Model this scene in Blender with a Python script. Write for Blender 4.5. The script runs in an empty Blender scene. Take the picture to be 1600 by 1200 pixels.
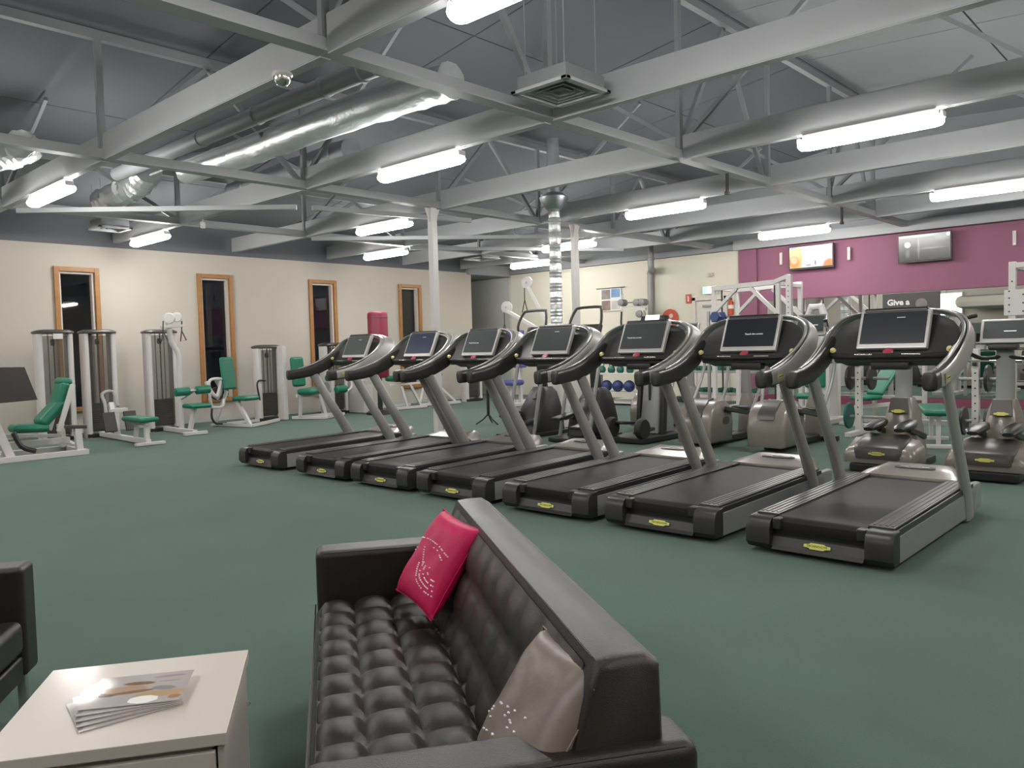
import bpy, bmesh, math, random
from mathutils import Vector, Matrix, Euler
random.seed(7)
C = bpy.context.scene.collection
S = bpy.context.scene
PI = math.pi

# ------------------------------------------------------------------ camera
cam_d = bpy.data.cameras.new('camera'); cam = bpy.data.objects.new('camera', cam_d); C.objects.link(cam)
PITCH, ROLL, YAW, F = .046725, -.025852, .74947, 1233.96
cp, sp, cr, sr, cy, sy = math.cos(PITCH), math.sin(PITCH), math.cos(ROLL), math.sin(ROLL), math.cos(YAW), math.sin(YAW)
fw = Vector((cy*cp, sy*cp, -sp)); rt = Vector((sy, -cy, 0)); up = rt.cross(fw)
r_ = rt*cr + up*sr; u_ = -rt*sr + up*cr
m = Matrix((r_, u_, -fw)).transposed().to_4x4(); m.translation = (0, 0, 1.4)
cam.matrix_world = m
cam_d.sensor_width = 36; cam_d.lens = F/1600*36; cam_d.clip_start = .02; cam_d.clip_end = 100
S.camera = cam
# ------------------------------------------------------------------ world, exposure, lamp strength
w = bpy.data.worlds.new('night'); S.world = w; w.use_nodes = True
w.node_tree.nodes['Background'].inputs[0].default_value = (.03, .035, .05, 1)
w.node_tree.nodes['Background'].inputs[1].default_value = .15
S.view_settings.view_transform = 'Standard'; S.view_settings.look = 'None'
S.view_settings.gamma = 1; S.view_settings.use_curve_mapping = False
S.view_settings.exposure = 0.0
LAMP = 72.0
S.cycles.max_bounces = 8; S.cycles.diffuse_bounces = 4; S.cycles.glossy_bounces = 4; S.cycles.transmission_bounces = 6
S.cycles.sample_clamp_indirect = 6
S.cycles.use_denoising = True

# ------------------------------------------------------------------ materials
def mat(name, col, rough=.5, metal=0, var=.05, scale=12, bump=0, bscale=None, spec=.5, sheen=0, coat=0):
    m = bpy.data.materials.new(name); m.use_nodes = True
    nt = m.node_tree; b = nt.nodes['Principled BSDF']
    tc = nt.nodes.new('ShaderNodeTexCoord'); nz = nt.nodes.new('ShaderNodeTexNoise')
    nz.inputs['Scale'].default_value = scale; nz.inputs['Detail'].default_value = 3
    nt.links.new(tc.outputs['Object'], nz.inputs['Vector'])
    mx = nt.nodes.new('ShaderNodeMix'); mx.data_type = 'RGBA'
    nt.links.new(nz.outputs['Fac'], mx.inputs[0])
    mx.inputs[6].default_value = tuple(c*(1-var) for c in col)+(1,)
    mx.inputs[7].default_value = tuple(min(1, c*(1+var)) for c in col)+(1,)
    nt.links.new(mx.outputs[2], b.inputs['Base Color'])
    b.inputs['Roughness'].default_value = rough; b.inputs['Metallic'].default_value = metal
    b.inputs['Specular IOR Level'].default_value = spec
    if sheen: b.inputs['Sheen Weight'].default_value = sheen
    if coat: b.inputs['Coat Weight'].default_value = coat; b.inputs['Coat Roughness'].default_value = .15
    if bump:
        n2 = nt.nodes.new('ShaderNodeTexNoise'); n2.inputs['Scale'].default_value = bscale or scale*8; n2.inputs['Detail'].default_value = 4
        nt.links.new(tc.outputs['Object'], n2.inputs['Vector'])
        bp = nt.nodes.new('ShaderNodeBump'); bp.inputs['Strength'].default_value = bump; bp.inputs['Distance'].default_value = .01
        nt.links.new(n2.outputs['Fac'], bp.inputs['Height']); nt.links.new(bp.outputs[0], b.inputs['Normal'])
    return m
def emis(name, col, s):
    m = bpy.data.materials.new(name); m.use_nodes = True; b = m.node_tree.nodes['Principled BSDF']
    b.inputs['Base Color'].default_value = (.8, .8, .8, 1)
    b.inputs['Emission Color'].default_value = (*col, 1); b.inputs['Emission Strength'].default_value = s
    return m
M = {}
M['carpet'] = mat('green carpet', (.070, .122, .097), .95, 0, .16, 1.3, .5, 260, spec=.15, sheen=.15)
M['wall'] = mat('cream paint', (.53, .488, .425), .8, 0, .03, .8, .08, 120, spec=.2)
M['wall_far'] = mat('pale cream paint with haze', (.70, .665, .555), .8, 0, .03, .8, .08, 120, spec=.2)  # paler than the left wall; lens haze is partly mixed into this colour
M['wall_grey'] = mat('grey paint', (.50, .50, .47), .8, 0, .03, 1, spec=.2)
M['magenta'] = mat('magenta paint', (.29, .118, .18), .7, 0, .05, .7, spec=.3)
M['magenta_trim'] = mat('dark magenta trim', (.20, .045, .09), .6)
M['deck_shaded'] = mat('roof lining with painted shade', (.15, .155, .17), .85, 0, .12, .5, .1, 30, spec=.2)  # dimness of the unlit left bays put into the lining colour
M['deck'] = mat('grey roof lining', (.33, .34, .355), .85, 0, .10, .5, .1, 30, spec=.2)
M['steel'] = mat('grey painted steel', (.27, .275, .29), .55, 0, .06, 3)
M['steel_light'] = mat('pale grey painted steel', (.40, .405, .42), .5, 0, .05, 3)
M['foil'] = mat('aluminium foil', (.80, .81, .82), .38, .75, .1, 6, .9, 18)
M['foil_dull'] = mat('dull duct foil', (.6, .61, .64), .45, 1, .15, 5, .6, 10)
M['white'] = mat('white powder coat', (.62, .59, .57), .35, 0, .03, 8)
M['white_lam'] = mat('white laminate', (.60, .535, .48), .40, 0, .02, 4, coat=.2)
M['timber'] = mat('orange timber', (.36, .165, .05), .45, 0, .25, 9)
M['reveal'] = mat('pale reveal paint', (.66, .60, .54), .6)
M['leather'] = mat('black leather', (.019, .0145, .012), .36, 0, .2, 20, .22, 420, spec=.45)
M['charcoal'] = mat('charcoal plastic', (.028, .026, .025), .38, 0, .1, 15, .05, 300, spec=.4)
M['dark'] = mat('black plastic', (.022, .021, .020), .35, 0, .1, 12)
M['panel'] = mat('dark grey panel', (.036, .035, .034), .45, 0, .2, 3)
M['belt'] = mat('black running belt', (.013, .011, .0105), .50, 0, .15, 6, .12, 500, spec=.2)
M['rail'] = mat('ribbed black foot rail', (.070, .065, .062), .32, .15, .1, 6)
M['silver'] = mat('silver paint', (.36, .35, .335), .36, .35, .05, 6)
M['silver_dark'] = mat('dull silver side panel', (.27, .27, .265), .45, .2, .05, 6)
M['rim'] = mat('bright silver rim', (.45, .44, .42), .26, .6, .05, 6)
M['tan'] = mat('champagne plastic', (.215, .19, .163), .3, .15, .05, 6, coat=.25)
M['tan_dark'] = mat('brown grey plastic', (.062, .054, .049), .35, 0, .06, 6)
M['screen'] = mat('unlit screen', (.018, .019, .026), .30, 0, .1, 3, spec=.35)
M['screen_grey'] = mat('grey glossy screen', (.050, .055, .056), .28, 0, .1, 3, spec=.5)
M['screen_blue'] = mat('blue black screen', (.015, .020, .045), .28, 0, .1, 3)
M['label'] = mat('pale olive label', (.33, .33, .22), .4)
M['bezel'] = mat('bright screen bezel', (.52, .51, .49), .32, .25, .04, 6)
M['yellow'] = mat('yellow badge', (.62, .60, .12), .4)
M['pale_yellow'] = mat('pale yellow button', (.70, .62, .28), .35)
M['red'] = mat('red plastic', (.36, .05, .08), .4)
M['sign_red'] = mat('sign red', (.55, .08, .04), .5)
M['green'] = mat('green vinyl', (.010, .155, .095), .38, 0, .08, 8)
M['blue'] = mat('blue vinyl', (.09, .10, .30), .45)
M['ball_blue'] = mat('blue rubber', (.025, .045, .14), .45)
M['db_green'] = mat('dark green rubber', (.01, .10, .075), .45)
M['bag'] = mat('burgundy vinyl', (.26, .02, .05), .42, 0, .08, 4)
M['towel'] = mat('pink towel', (.62, .05, .22), .9)
M['chrome'] = mat('chrome', (.7, .69, .67), .18, 1, .02, 4)
M['plate'] = mat('dark iron', (.035, .033, .033), .4, .2, .1, 9)
M['rubber'] = mat('black rubber', (.015, .014, .014), .6)
M['brown_board'] = mat('dark brown board', (.040, .034, .031), .5, 0, .1, 5)
M['pink'] = mat('hot pink satin', (.52, .006, .085), .55, 0, .10, 5, .3, 14, spec=.3)
M['taupe'] = mat('taupe satin', (.175, .140, .120), .42, 0, .12, 5, .35, 12)
M['sequin'] = mat('silver sequin', (.92, .88, .88), .15, 0, .02, 5, spec=1)
M['paper'] = mat('white paper', (.75, .73, .70), .5)
M['seam'] = mat('dark seam line', (.10, .09, .085), .6)
M['text_white'] = mat('white lettering', (.75, .74, .72), .5)
M['text_grey'] = emis('lit lettering', (.8, .8, .8), .35)
M['text_dark'] = mat('dark lettering', (.04, .04, .02), .5)
M['poster_dark'] = mat('dark poster', (.045, .040, .038), .4, 0, .3, 3)
M['wood_floor'] = mat('sill timber', (.36, .16, .05), .5)
M['tube'] = emis('lit fluorescent diffuser', (1, .985, .95), LAMP)
M['exit'] = emis('exit sign green', (.05, .85, .35), .9)
M['glow_white'] = emis('glowing white', (.85, 1, .9), 1.4)
def glass(name):
    m = bpy.data.materials.new(name); m.use_nodes = True; b = m.node_tree.nodes['Principled BSDF']
    b.inputs['Base Color'].default_value = (.55, .55, .58, 1); b.inputs['Roughness'].default_value = .02
    b.inputs['Transmission Weight'].default_value = 1; b.inputs['IOR'].default_value = 1.45
    return m
M['glass'] = glass('window glass')
def smoked(name):
    m = bpy.data.materials.new(name); m.use_nodes = True; b = m.node_tree.nodes['Principled BSDF']
    b.inputs['Base Color'].default_value = (.10, .092, .085, 1); b.inputs['Roughness'].default_value = .15
    b.inputs['Alpha'].default_value = .40
    return m
M['smoke'] = smoked('smoked shroud')
def mirror_mat():
    m = bpy.data.materials.new('mirror'); m.use_nodes = True; b = m.node_tree.nodes['Principled BSDF']
    b.inputs['Base Color'].default_value = (.74, .76, .75, 1); b.inputs['Metallic'].default_value = 1; b.inputs['Roughness'].default_value = .015
    return m
M['mirror'] = mirror_mat()

# ------------------------------------------------------------------ mesh helpers
class MB:
    def __init__(s): s.bm = bmesh.new(); s.bev = False
    def box(s, c, d, bev=0, rot=None, seg=2):
        r = bmesh.ops.create_cube(s.bm, size=1); vs = r['verts']
        for v in vs: v.co = Vector((v.co.x*d[0], v.co.y*d[1], v.co.z*d[2]))
        if bev:
            s.bev = True
            es = list({e for v in vs for e in v.link_edges})
            rr = bmesh.ops.bevel(s.bm, geom=es, offset=min(bev, min(d)*.49), segments=seg, affect='EDGES', profile=.5)
            vs = list({v for f in rr['faces'] for v in f.verts} | {v for v in vs if v.is_valid})
        R = Matrix.Identity(3)
        if rot is not None: R = rot if isinstance(rot, Matrix) else Euler(rot).to_matrix()
        c = Vector(c)
        for v in vs: v.co = R @ v.co + c
        return s
    def beam(s, a, b, w, h, bev=0, up=(0, 0, 1)):
        a, b = Vector(a), Vector(b); x = (b-a); L = x.length; x.normalize(); up = Vector(up)
        if abs(x.dot(up)) > .98: up = Vector((1, 0, 0)) if abs(x.x) < .9 else Vector((0, 1, 0))
        y = up.cross(x).normalized(); z = x.cross(y)
        return s.box((a+b)/2, (L, w, h), bev, Matrix((x, y, z)).transposed())
    def tube(s, pts, r, n=8, closed=False, cap=True, sc=(1, 1)):
        pts = [Vector(p) for p in pts]; N = len(pts); rs = r if isinstance(r, (list, tuple)) else [r]*N
        rings = []; ref = None
        for i, p in enumerate(pts):
            if closed: t = pts[(i+1) % N]-pts[i-1]
            else: t = pts[min(i+1, N-1)]-pts[max(i-1, 0)]
            t.normalize()
            if ref is None:
                ref = Vector((0, 0, 1)) if abs(t.z) < .9 else Vector((1, 0, 0))
            a = (ref - t*ref.dot(t)).normalized(); ref = a; b = t.cross(a)
            rings.append([s.bm.verts.new(p + (a*math.cos(k*2*PI/n)*sc[0] + b*math.sin(k*2*PI/n)*sc[1])*rs[i]) for k in range(n)])
        for i in range(N if closed else N-1):
            A, B = rings[i], rings[(i+1) % N]
            for k in range(n): s.bm.faces.new((A[k], B[k], B[(k+1) % n], A[(k+1) % n]))
        if cap and not closed: s.bm.faces.new(rings[0]); s.bm.faces.new(rings[-1][::-1])
        return s
    def cyl(s, a, b, r0, r1=None, n=14): return s.tube([a, b], [r0, r0 if r1 is None else r1], n)
    def loft(s, rings, cap=True, closed=False):
        R = [[s.bm.verts.new(Vector(p)) for p in ring] for ring in rings]
        n = len(R[0])
        for i in range(len(R) if closed else len(R)-1):
            A, B = R[i], R[(i+1) % len(R)]
            for k in range(n): s.bm.faces.new((A[k], A[(k+1) % n], B[(k+1) % n], B[k]))
        if cap and not closed: s.bm.faces.new(R[0][::-1]); s.bm.faces.new(R[-1])
        return s
    def prism(s, pts, vec, bev=0):
        pts = [Vector(p) for p in pts]; vec = Vector(vec)
        A = [s.bm.verts.new(p) for p in pts]; B = [s.bm.verts.new(p+vec) for p in pts]; n = len(pts)
        f1 = s.bm.faces.new(A[::-1]); f2 = s.bm.faces.new(B)
        fs = [s.bm.faces.new((A[k], A[(k+1) % n], B[(k+1) % n], B[k])) for k in range(n)]
        if bev:
            s.bev = True
            es = list(set(f1.edges) | set(f2.edges))
            bmesh.ops.bevel(s.bm, geom=es, offset=bev, segments=2, affect='EDGES', profile=.5)
        return s
    def lathe(s, prof, c, ax=(0, 0, 1), n=20):
        ax = Vector(ax).normalized(); c = Vector(c)
        ref = Vector((1, 0, 0)) if abs(ax.x) < .9 else Vector((0, 1, 0)); a = (ref-ax*ref.dot(ax)).normalized(); b = ax.cross(a)
        rings = [[c + ax*z + (a*math.cos(k*2*PI/n)+b*math.sin(k*2*PI/n))*max(r, .0004) for k in range(n)] for r, z in prof]
        return s.loft(rings)
    def grid(s, f, nu, nv):
        V = [[s.bm.verts.new(Vector(f(i/nu, j/nv))) for j in range(nv+1)] for i in range(nu+1)]
        for i in range(nu):
            for j in range(nv): s.bm.faces.new((V[i][j], V[i+1][j], V[i+1][j+1], V[i][j+1]))
        return s
def obj(name, mb, m, parent=None, ang=35):
    bm = mb.bm; bmesh.ops.recalc_face_normals(bm, faces=bm.faces[:])
    me = bpy.data.meshes.new(name); bm.to_mesh(me); bm.free()
    me.materials.append(M[m] if isinstance(m, str) else m)
    for p in me.polygons: p.use_smooth = True
    me.set_sharp_from_angle(angle=math.radians(ang))
    o = bpy.data.objects.new(name, me); C.objects.link(o)
    if mb.bev:
        wn = o.modifiers.new('wn', 'WEIGHTED_NORMAL'); wn.keep_sharp = True; wn.weight = 80
    if parent is not None: o.parent = parent
    return o
def tag(o, label, cat, group=None):
    o['label'] = label; o['category'] = cat
    if group: o['group'] = group
    return o
def thing(name, label, cat, loc=(0, 0, 0), rotz=0, group=None):
    o = bpy.data.objects.new(name, None); C.objects.link(o); o.empty_display_size = .1
    o.location = loc; o.rotation_euler = (0, 0, rotz)
    return tag(o, label, cat, group)
def struct(name, mb, m, label=None):
    o = obj(name, mb, m); o['kind'] = 'structure'
    if label: o['label'] = label
    return o
def sempty(name, loc=(0, 0, 0), label=None):
    o = bpy.data.objects.new(name, None); C.objects.link(o); o.location = loc; o['kind'] = 'structure'
    if label: o['label'] = label
    return o
def dup(root, loc, rotz=None, label=None, group=None):
    r = root.copy(); C.objects.link(r); r.location = loc
    if rotz is not None: r.rotation_euler = (0, 0, rotz)
    if label: r['label'] = label
    if group: r['group'] = group
    for ch in list(root.children):
        c = ch.copy(); C.objects.link(c); c.parent = r
        for g in list(ch.children):
            d = g.copy(); C.objects.link(d); d.parent = c
    return r
def text(name, s, size, matw, m, parent=None, ext=.0008, align='CENTER', off=0):
    cu = bpy.data.curves.new(name, 'FONT'); cu.body = s; cu.size = size; cu.extrude = ext
    cu.align_x = align; cu.align_y = 'CENTER'; cu.resolution_u = 2; cu.offset = off
    t = bpy.data.objects.new(name, cu); C.objects.link(t)
    me = bpy.data.meshes.new_from_object(t); bpy.data.objects.remove(t)
    me.transform(matw); me.materials.append(M[m])
    o = bpy.data.objects.new(name, me); C.objects.link(o)
    if parent is not None: o.parent = parent
    return o
def frame(o, x, y):   # matrix with origin o, axis x, axis y
    x = Vector(x).normalized(); y = Vector(y); y = (y-x*y.dot(x)).normalized(); z = x.cross(y)
    mm = Matrix((x, y, z)).transposed().to_4x4(); mm.translation = Vector(o); return mm
def arc(c, r, a0, a1, n, pl='xz'):
    out = []
    for i in range(n+1):
        a = a0+(a1-a0)*i/n; p = r*math.cos(a), r*math.sin(a)
        out.append((c[0]+p[0], c[1], c[2]+p[1]) if pl == 'xz' else (c[0]+p[0], c[1]+p[1], c[2]) if pl == 'xy' else (c[0], c[1]+p[0], c[2]+p[1]))
    return out
def smooth(pts, n=4):   # Catmull-Rom
    P = [Vector(p) for p in pts]; out = []
    for i in range(len(P)-1):
        p0, p1, p2, p3 = P[max(i-1, 0)], P[i], P[i+1], P[min(i+2, len(P)-1)]
        for k in range(n):
            t = k/n; out.append(.5*((2*p1)+(p2-p0)*t+(2*p0-5*p1+4*p2-p3)*t*t+(3*p1-p0-3*p2+p3)*t**3))
    out.append(P[-1]); return out

# ================================================================== SETTING
YL, XF, XB, YR_ = 15.95, 17.1, -3.5, -4.5
struct('floor', MB().box(((XB+XF)/2, (YR_+17.8)/2, -.05), (XF-XB+.4, 17.8-YR_+.4, .1)), 'carpet', 'dark green carpet over the whole gym floor')
wins = [(2.27, 2.99), (4.97, 5.69), (7.66, 8.38), (10.32, 11.02), (12.97, 13.66)]
WZ0, WZ1 = .44, 3.06
wl = MB(); xs = XB
for a, b in wins:
    wl.box(((xs+a)/2, YL+.1, 1.75), (a-xs, .2, 3.5)); wl.box(((a+b)/2, YL+.1, WZ0/2), (b-a, .2, WZ0)); wl.box(((a+b)/2, YL+.1, (WZ1+3.5)/2), (b-a, .2, 3.5-WZ1)); xs = b
wl.box(((xs+15.56)/2, YL+.1, 1.75), (15.56-xs, .2, 3.5))
wl.box((15.46, YL+1, 1.75), (.2, 1.7, 3.5))
struct('wall_left', wl, 'wall')
struct('trim_1', MB().box(((XB+15.56)/2, YL+.12, 3.9), (15.56-XB, .16, .8)), 'deck_shaded', 'dark strip of wall above the cream left wall')
struct('baseboard_left', MB().box(((XB+15.56)/2, YL-.012, .05), (15.56-XB, .02, .1), .004), 'wall_grey')
for i, (a, b) in enumerate(wins):
    W = sempty(f'window_{i+1}', ((a+b)/2, YL, 0))
    hw = (b-a)/2; f = MB(); t = .085
    f.box((-hw+t/2-.03, -.02, (WZ0+WZ1)/2), (t, .06, WZ1-WZ0+.06), .006).box((hw-t/2+.03, -.02, (WZ0+WZ1)/2), (t, .06, WZ1-WZ0+.06), .006)
    f.box((0, -.02, WZ1-t/2+.03), (2*hw-2*t+.06, .06, t), .006)
    obj('window_frame', f, 'timber', W)
    obj('window_sill', MB().box((0, -.035, WZ0+t/2-.03), (2*hw-2*t+.06, .09, t), .008), 'wood_floor', W)
    r = MB(); q = hw-t+.03
    r.box((-q+.02, .08, (WZ0+WZ1)/2), (.035, .14, WZ1-WZ0-.1)).box((q-.02, .08, (WZ0+WZ1)/2), (.035, .14, WZ1-WZ0-.1)).box((0, .08, WZ1-t+.01), (2*q-.07, .14, .035))
    obj('window_reveal', r, 'reveal', W)
    obj('window_pane', MB().box((0, .12, (WZ0+WZ1)/2), (2*q-.07, .008, WZ1-WZ0-.14)), 'glass', W)
# far wall: cream part, grey recess, magenta part
struct('wall_far', MB().box((XF+.1, (8.6+15.85)/2, 1.75), (.2, 15.85-8.6, 3.5)), 'wall_far')
struct('wall_recess', MB().box((XF+.02, 16.9, 1.72), (.2, 2.1, 3.44)), 'wall_grey')
struct('trim_2', MB().box((16.3, 16.9, 3.6), (1.8, 2.1, .3)), 'deck', 'dark soffit over the grey recess at the end of the left wall')
struct('wall_right', MB().box(((XB+XF)/2, YR_-.1, 2.2), (XF-XB, .2, 4.4)), 'wall')
struct('wall_back', MB().box((XB-.1, (YR_+16)/2, 1.75), (.2, 16-YR_, 3.5)), 'wall')
mg = MB().box((XF+.1, (YR_+8.6)/2, 2.89), (.2, 8.6-YR_, 1.18)).box((XF+.02, 8.40, 1.74), (.16, .44, 3.48)).box((XF+.12, (YR_+8.2)/2, 1.15), (.16, 8.2-YR_, 2.3))
struct('wall_magenta', mg, 'magenta', 'magenta painted wall band above the mirrors')
struct('baseboard_far', MB().box((XF-.03, (YR_+8.17)/2, .085), (.05, 8.17-YR_, .17), .008), 'magenta_trim', 'magenta plinth under the wall mirrors')
struct('trim_3', MB().box((XF-.02, (YR_+8.72)/2, 3.60), (.22, 8.72-YR_, .22), .01), 'steel_light', 'pale grey bulkhead along the top of the magenta wall')
struct('trim_4', MB().box((XF-.02, 12.25, 3.58), (.14, 7.1, .14), .01), 'steel', 'grey capping along the top of the cream far wall')
# wall mirrors (joined sheets of glass)
mirr = thing('wall_mirror', 'long mirror wall under the magenta band, behind the weights area', 'mirror', (XF-.0, 0, 0))
y = 7.95
while y > YR_+.2:
    y2 = max(y-1.83, YR_+.05)
    obj('mirror_panel', MB().box((-.01, (y+y2)/2, 1.235), (.012, y-y2-.006, 2.11)), 'mirror', mirr)
    y = y2
# roof deck: sloping sheets with joints
def deckz(y): return 4.15+(16-y)*.135 if y > 5 else 5.64+(y-5)*.05
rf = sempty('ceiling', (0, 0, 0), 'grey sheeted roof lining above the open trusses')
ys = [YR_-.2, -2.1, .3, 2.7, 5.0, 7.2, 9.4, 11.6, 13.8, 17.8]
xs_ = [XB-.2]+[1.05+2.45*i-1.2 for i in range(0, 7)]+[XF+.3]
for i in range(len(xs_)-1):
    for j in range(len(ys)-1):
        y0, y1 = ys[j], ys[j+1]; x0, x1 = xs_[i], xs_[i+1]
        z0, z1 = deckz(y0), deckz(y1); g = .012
        obj('roof_sheet', MB().prism([(x0+g, y0+g, z0), (x1-g, y0+g, z0), (x1-g, y1-g, z1), (x0+g, y1-g, z1)], (0, 0, .05)), 'deck' if y0 < 4.9 else 'deck_shaded', rf)  # left bays get the colour with shade painted in
struct('roof', MB().prism([(XB-.4, YR_-.4, deckz(YR_)+.1), (XF+.5, YR_-.4, deckz(YR_)+.1), (XF+.5, 5, deckz(5)+.1), (XB-.4, 5, deckz(5)+.1)], (0, 0, .08)).prism([(XB-.4, 5, deckz(5)+.1), (XF+.5, 5, deckz(5)+.1), (XF+.5, 18, deckz(18)+.1), (XB-.4, 18, deckz(18)+.1)], (0, 0, .08)), 'deck', 'roof skin above the lining sheets')
# end infills between the wall tops and the roof
struct('wall_far_upper', MB().prism([(XF+.05, YR_, 3.5), (XF+.05, 18, 3.5), (XF+.05, 18, deckz(18)+.1), (XF+.05, 5, deckz(5)+.1), (XF+.05, YR_, deckz(YR_)+.1)], (.2, 0, 0)), 'deck')
struct('wall_back_upper', MB().prism([(XB-.05, YR_, 3.5), (XB-.05, 18, 3.5), (XB-.05, 18, deckz(18)+.1), (XB-.05, 5, deckz(5)+.1), (XB-.05, YR_, deckz(YR_)+.1)], (-.2, 0, 0)), 'deck')

# ------------------------------------------------------------------ trusses and beams
BX = [-1.4, 1.05, 3.44, 6.0, 8.42, 10.80, 13.08, 15.12]
TY = [.9, 5.0, 9.3, 13.1]
tlab = {.9: 'grey steel roof truss nearest the right wall, crossing above the treadmills', 5.0: 'grey steel roof truss running above the row of treadmills towards the magenta wall',
        9.3: 'grey steel roof truss resting on the two white posts', 13.1: 'grey steel roof truss nearest the wall with the tall windows'}
for Y in TY:
    T = thing('roof_truss', tlab[Y], 'roof truss', (0, Y, 3.6), 0, 'roof trusses running down the gym')
    dz = deckz(Y)-3.6-.12
    obj('bottom_chord', MB().box((6.8, 0, .05), (20.6, .09, .10), .006).box((6.8, 0, -.005), (20.6, .15, .012)), 'steel_light', T)
    obj('top_chord', MB().box((6.8, 0, dz), (20.6, .09, .10)), 'steel', T)
    for i, x in enumerate(BX):
        obj('web_post', MB().box((x, 0, dz/2), (.07, .06, dz), .004), 'steel', T)
        if i < len(BX)-1:
            nx = BX[i+1]; mid = (x+nx)/2
            if i % 2 == 0: obj('web_diagonal', MB().beam((x+.05, .045, .1), (mid, .045, dz-.05), .05, .06), 'steel', T)
            if i % 2 == 0: obj('web_diagonal', MB().beam((nx-.05, .045, .1), (mid, .045, dz-.05), .05, .06), 'steel', T)
for i, X in enumerate(BX):
    lab = ['grey ceiling beam behind the seating', 'grey ceiling beam above the white table', 'wide pale ceiling beam at upper left carrying the dome camera', 'wide grey ceiling beam at upper right over the nearest treadmill',
           'grey ceiling beam in front of the near white post', 'grey ceiling beam next to the vertical foil duct', 'grey ceiling beam over the cable machine', 'grey ceiling beam closest to the magenta wall'][i]
    B = thing('ceiling_beam', lab, 'beam', (X, 0, 3.58), 0, 'deep beams crossing the ceiling')
    for k in range(len(TY)+1):
        y0 = YR_ if k == 0 else TY[k-1]+.05; y1 = TY[k]-.05 if k < len(TY) else 15.9
        obj('beam_web', MB().box((.0, (y0+y1)/2, .145), (.02, y1-y0, .27)).box((.04, (y0+y1)/2, .006), (.09, y1-y0, .012)).box((.04, (y0+y1)/2, .284), (.09, y1-y0, .012)), 'steel_light', B)
    for k in range(len(TY)-1):
        y0, y1 = TY[k], TY[k+1]; md = (y0+y1)/2
        if (i+k) % 2: obj('beam_strut', MB().beam((.05, y0+.1, .28), (.05, md, deckz(md)-3.58-.1), .045, .05), 'steel', B)
        if (i+k) % 2 == 0: obj('beam_strut', MB().beam((.05, y1-.1, .28), (.05, md, deckz(md)-3.58-.1), .045, .05), 'steel', B)
for i, (a, b) in enumerate([((3.6, 13.0, 3.545), (6.5, 10.3, 3.545)), ((6.7, 10.2, 3.545), (9.4, 9.6, 3.545)), ((8.5, 13.0, 3.545), (12.5, 9.6, 3.545)), ((10.9, 13.0, 3.545), (15.0, 10.4, 3.545))]):
    tag(obj('cross_brace', MB().beam(a, b, .07, .07, .004), 'steel_light'), ['flat grey brace spanning the ceiling bay at far left', 'flat grey brace ending above the near white post', 'thin grey brace above the burgundy punching bag', 'thin grey brace above the cable machine at the back'][i], 'brace', 'ceiling cross braces')
for i, (X, Y) in enumerate([(8.27, 9.3), (11.42, 8.98)]):
    P = thing('steel_post', ['white square steel post at left, rising behind the third treadmill', 'white steel post beside the vertical foil duct'][i], 'post', (X, Y, 0))
    obj('shaft', MB().box((0, 0, 1.8), (.11, .11, 3.58), .01), 'white', P)
    obj('base_plate', MB().box((0, 0, .006), (.24, .24, .012), .003), 'white', P)
    obj('head_bracket', MB().prism([(-.055, -.01, 3.36), (-.15, -.01, 3.58), (.15, -.01, 3.58), (.055, -.01, 3.36)], (0, .02, 0)), 'white', P)
# ------------------------------------------------------------------ lamps
lights = [(3.5, 11.17, 'short looking lit tube light at far left, over the leg press'), (3.45, 2.95, 'brightest tube light, cut by the top edge of the photo'),
 (6.13, 6.98, 'big lit tube light left of centre, in front of the white post'), (6.25, 14.35, 'lit tube light at left just above the wall top'),
 (8.42, 2.85, 'long lit tube light at upper right over the second nearest treadmill'), (8.5, 10.75, 'lit tube light left of the near post, upper of the two there'),
 (10.73, 6.72, 'lit tube light right of the second white post'), (10.88, 13.75, 'lit tube light left of the near post, lower of the two there'),
 (12.9, 2.8, 'lit tube light cut by the right edge of the photo'), (13.25, 10.48, 'lit tube light just behind the foil duct and second post'),
 (15.0, 6.5, 'lit tube light closest to the magenta wall'), (15.18, 13.3, 'lit tube light left of the foil duct, nearest the back wall'),
 (1.05, 7.0, 'tube light overhead of the white table, outside the photo'), (-1.4, 2.9, 'tube light behind the camera over the sofa side, outside the photo'), (-1.4, 11, 'tube light far behind the armchair, outside the photo'), (6.1, -1.2, 'tube light to the right of the nearest treadmill, outside the photo'), (1.05, -1.2, 'tube light behind the camera to the right, outside the photo'), (10.8, -1.2, 'tube light right of the squat stand, outside the photo'), (15, -1.2, 'tube light at the right end of the mirror wall, outside the photo'), (1.05, 14.4, 'tube light left of the leg press, outside the photo')]
L0 = thing('tube_light', lights[0][2], 'light', (3.475, 11.17, 3.42), 0, 'tube lights under the beams')
obj('housing', MB().box((0, 0, .133), (.12, 1.30, .052), .01), 'white', L0)
h = MB(); h.loft([[(.095*q_*math.cos(a), yy, .05+.058*q_*math.sin(a)) for a in [k*PI/6 for k in range(12)]] for yy, q_ in ((-.70, .55), (-.68, .85), (-.63, 1), (.63, 1), (.68, .85), (.70, .55))])  # fat body and rounded ends build the lamp's bloom into the shape
obj('diffuser', h, 'tube', L0)
obj('end_cap', MB().box((0, -.70, .10), (.10, .03, .06), .008), 'white', L0); obj('end_cap', MB().box((0, .70, .10), (.10, .03, .06), .008), 'white', L0)
for x, y, lab in lights[1:]:
    x = min(BX, key=lambda b_: abs(b_-x))+.035
    dup(L0, (x, y, 3.42), 0, lab or 'lit tube light outside the photo behind or beside the camera')

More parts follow.
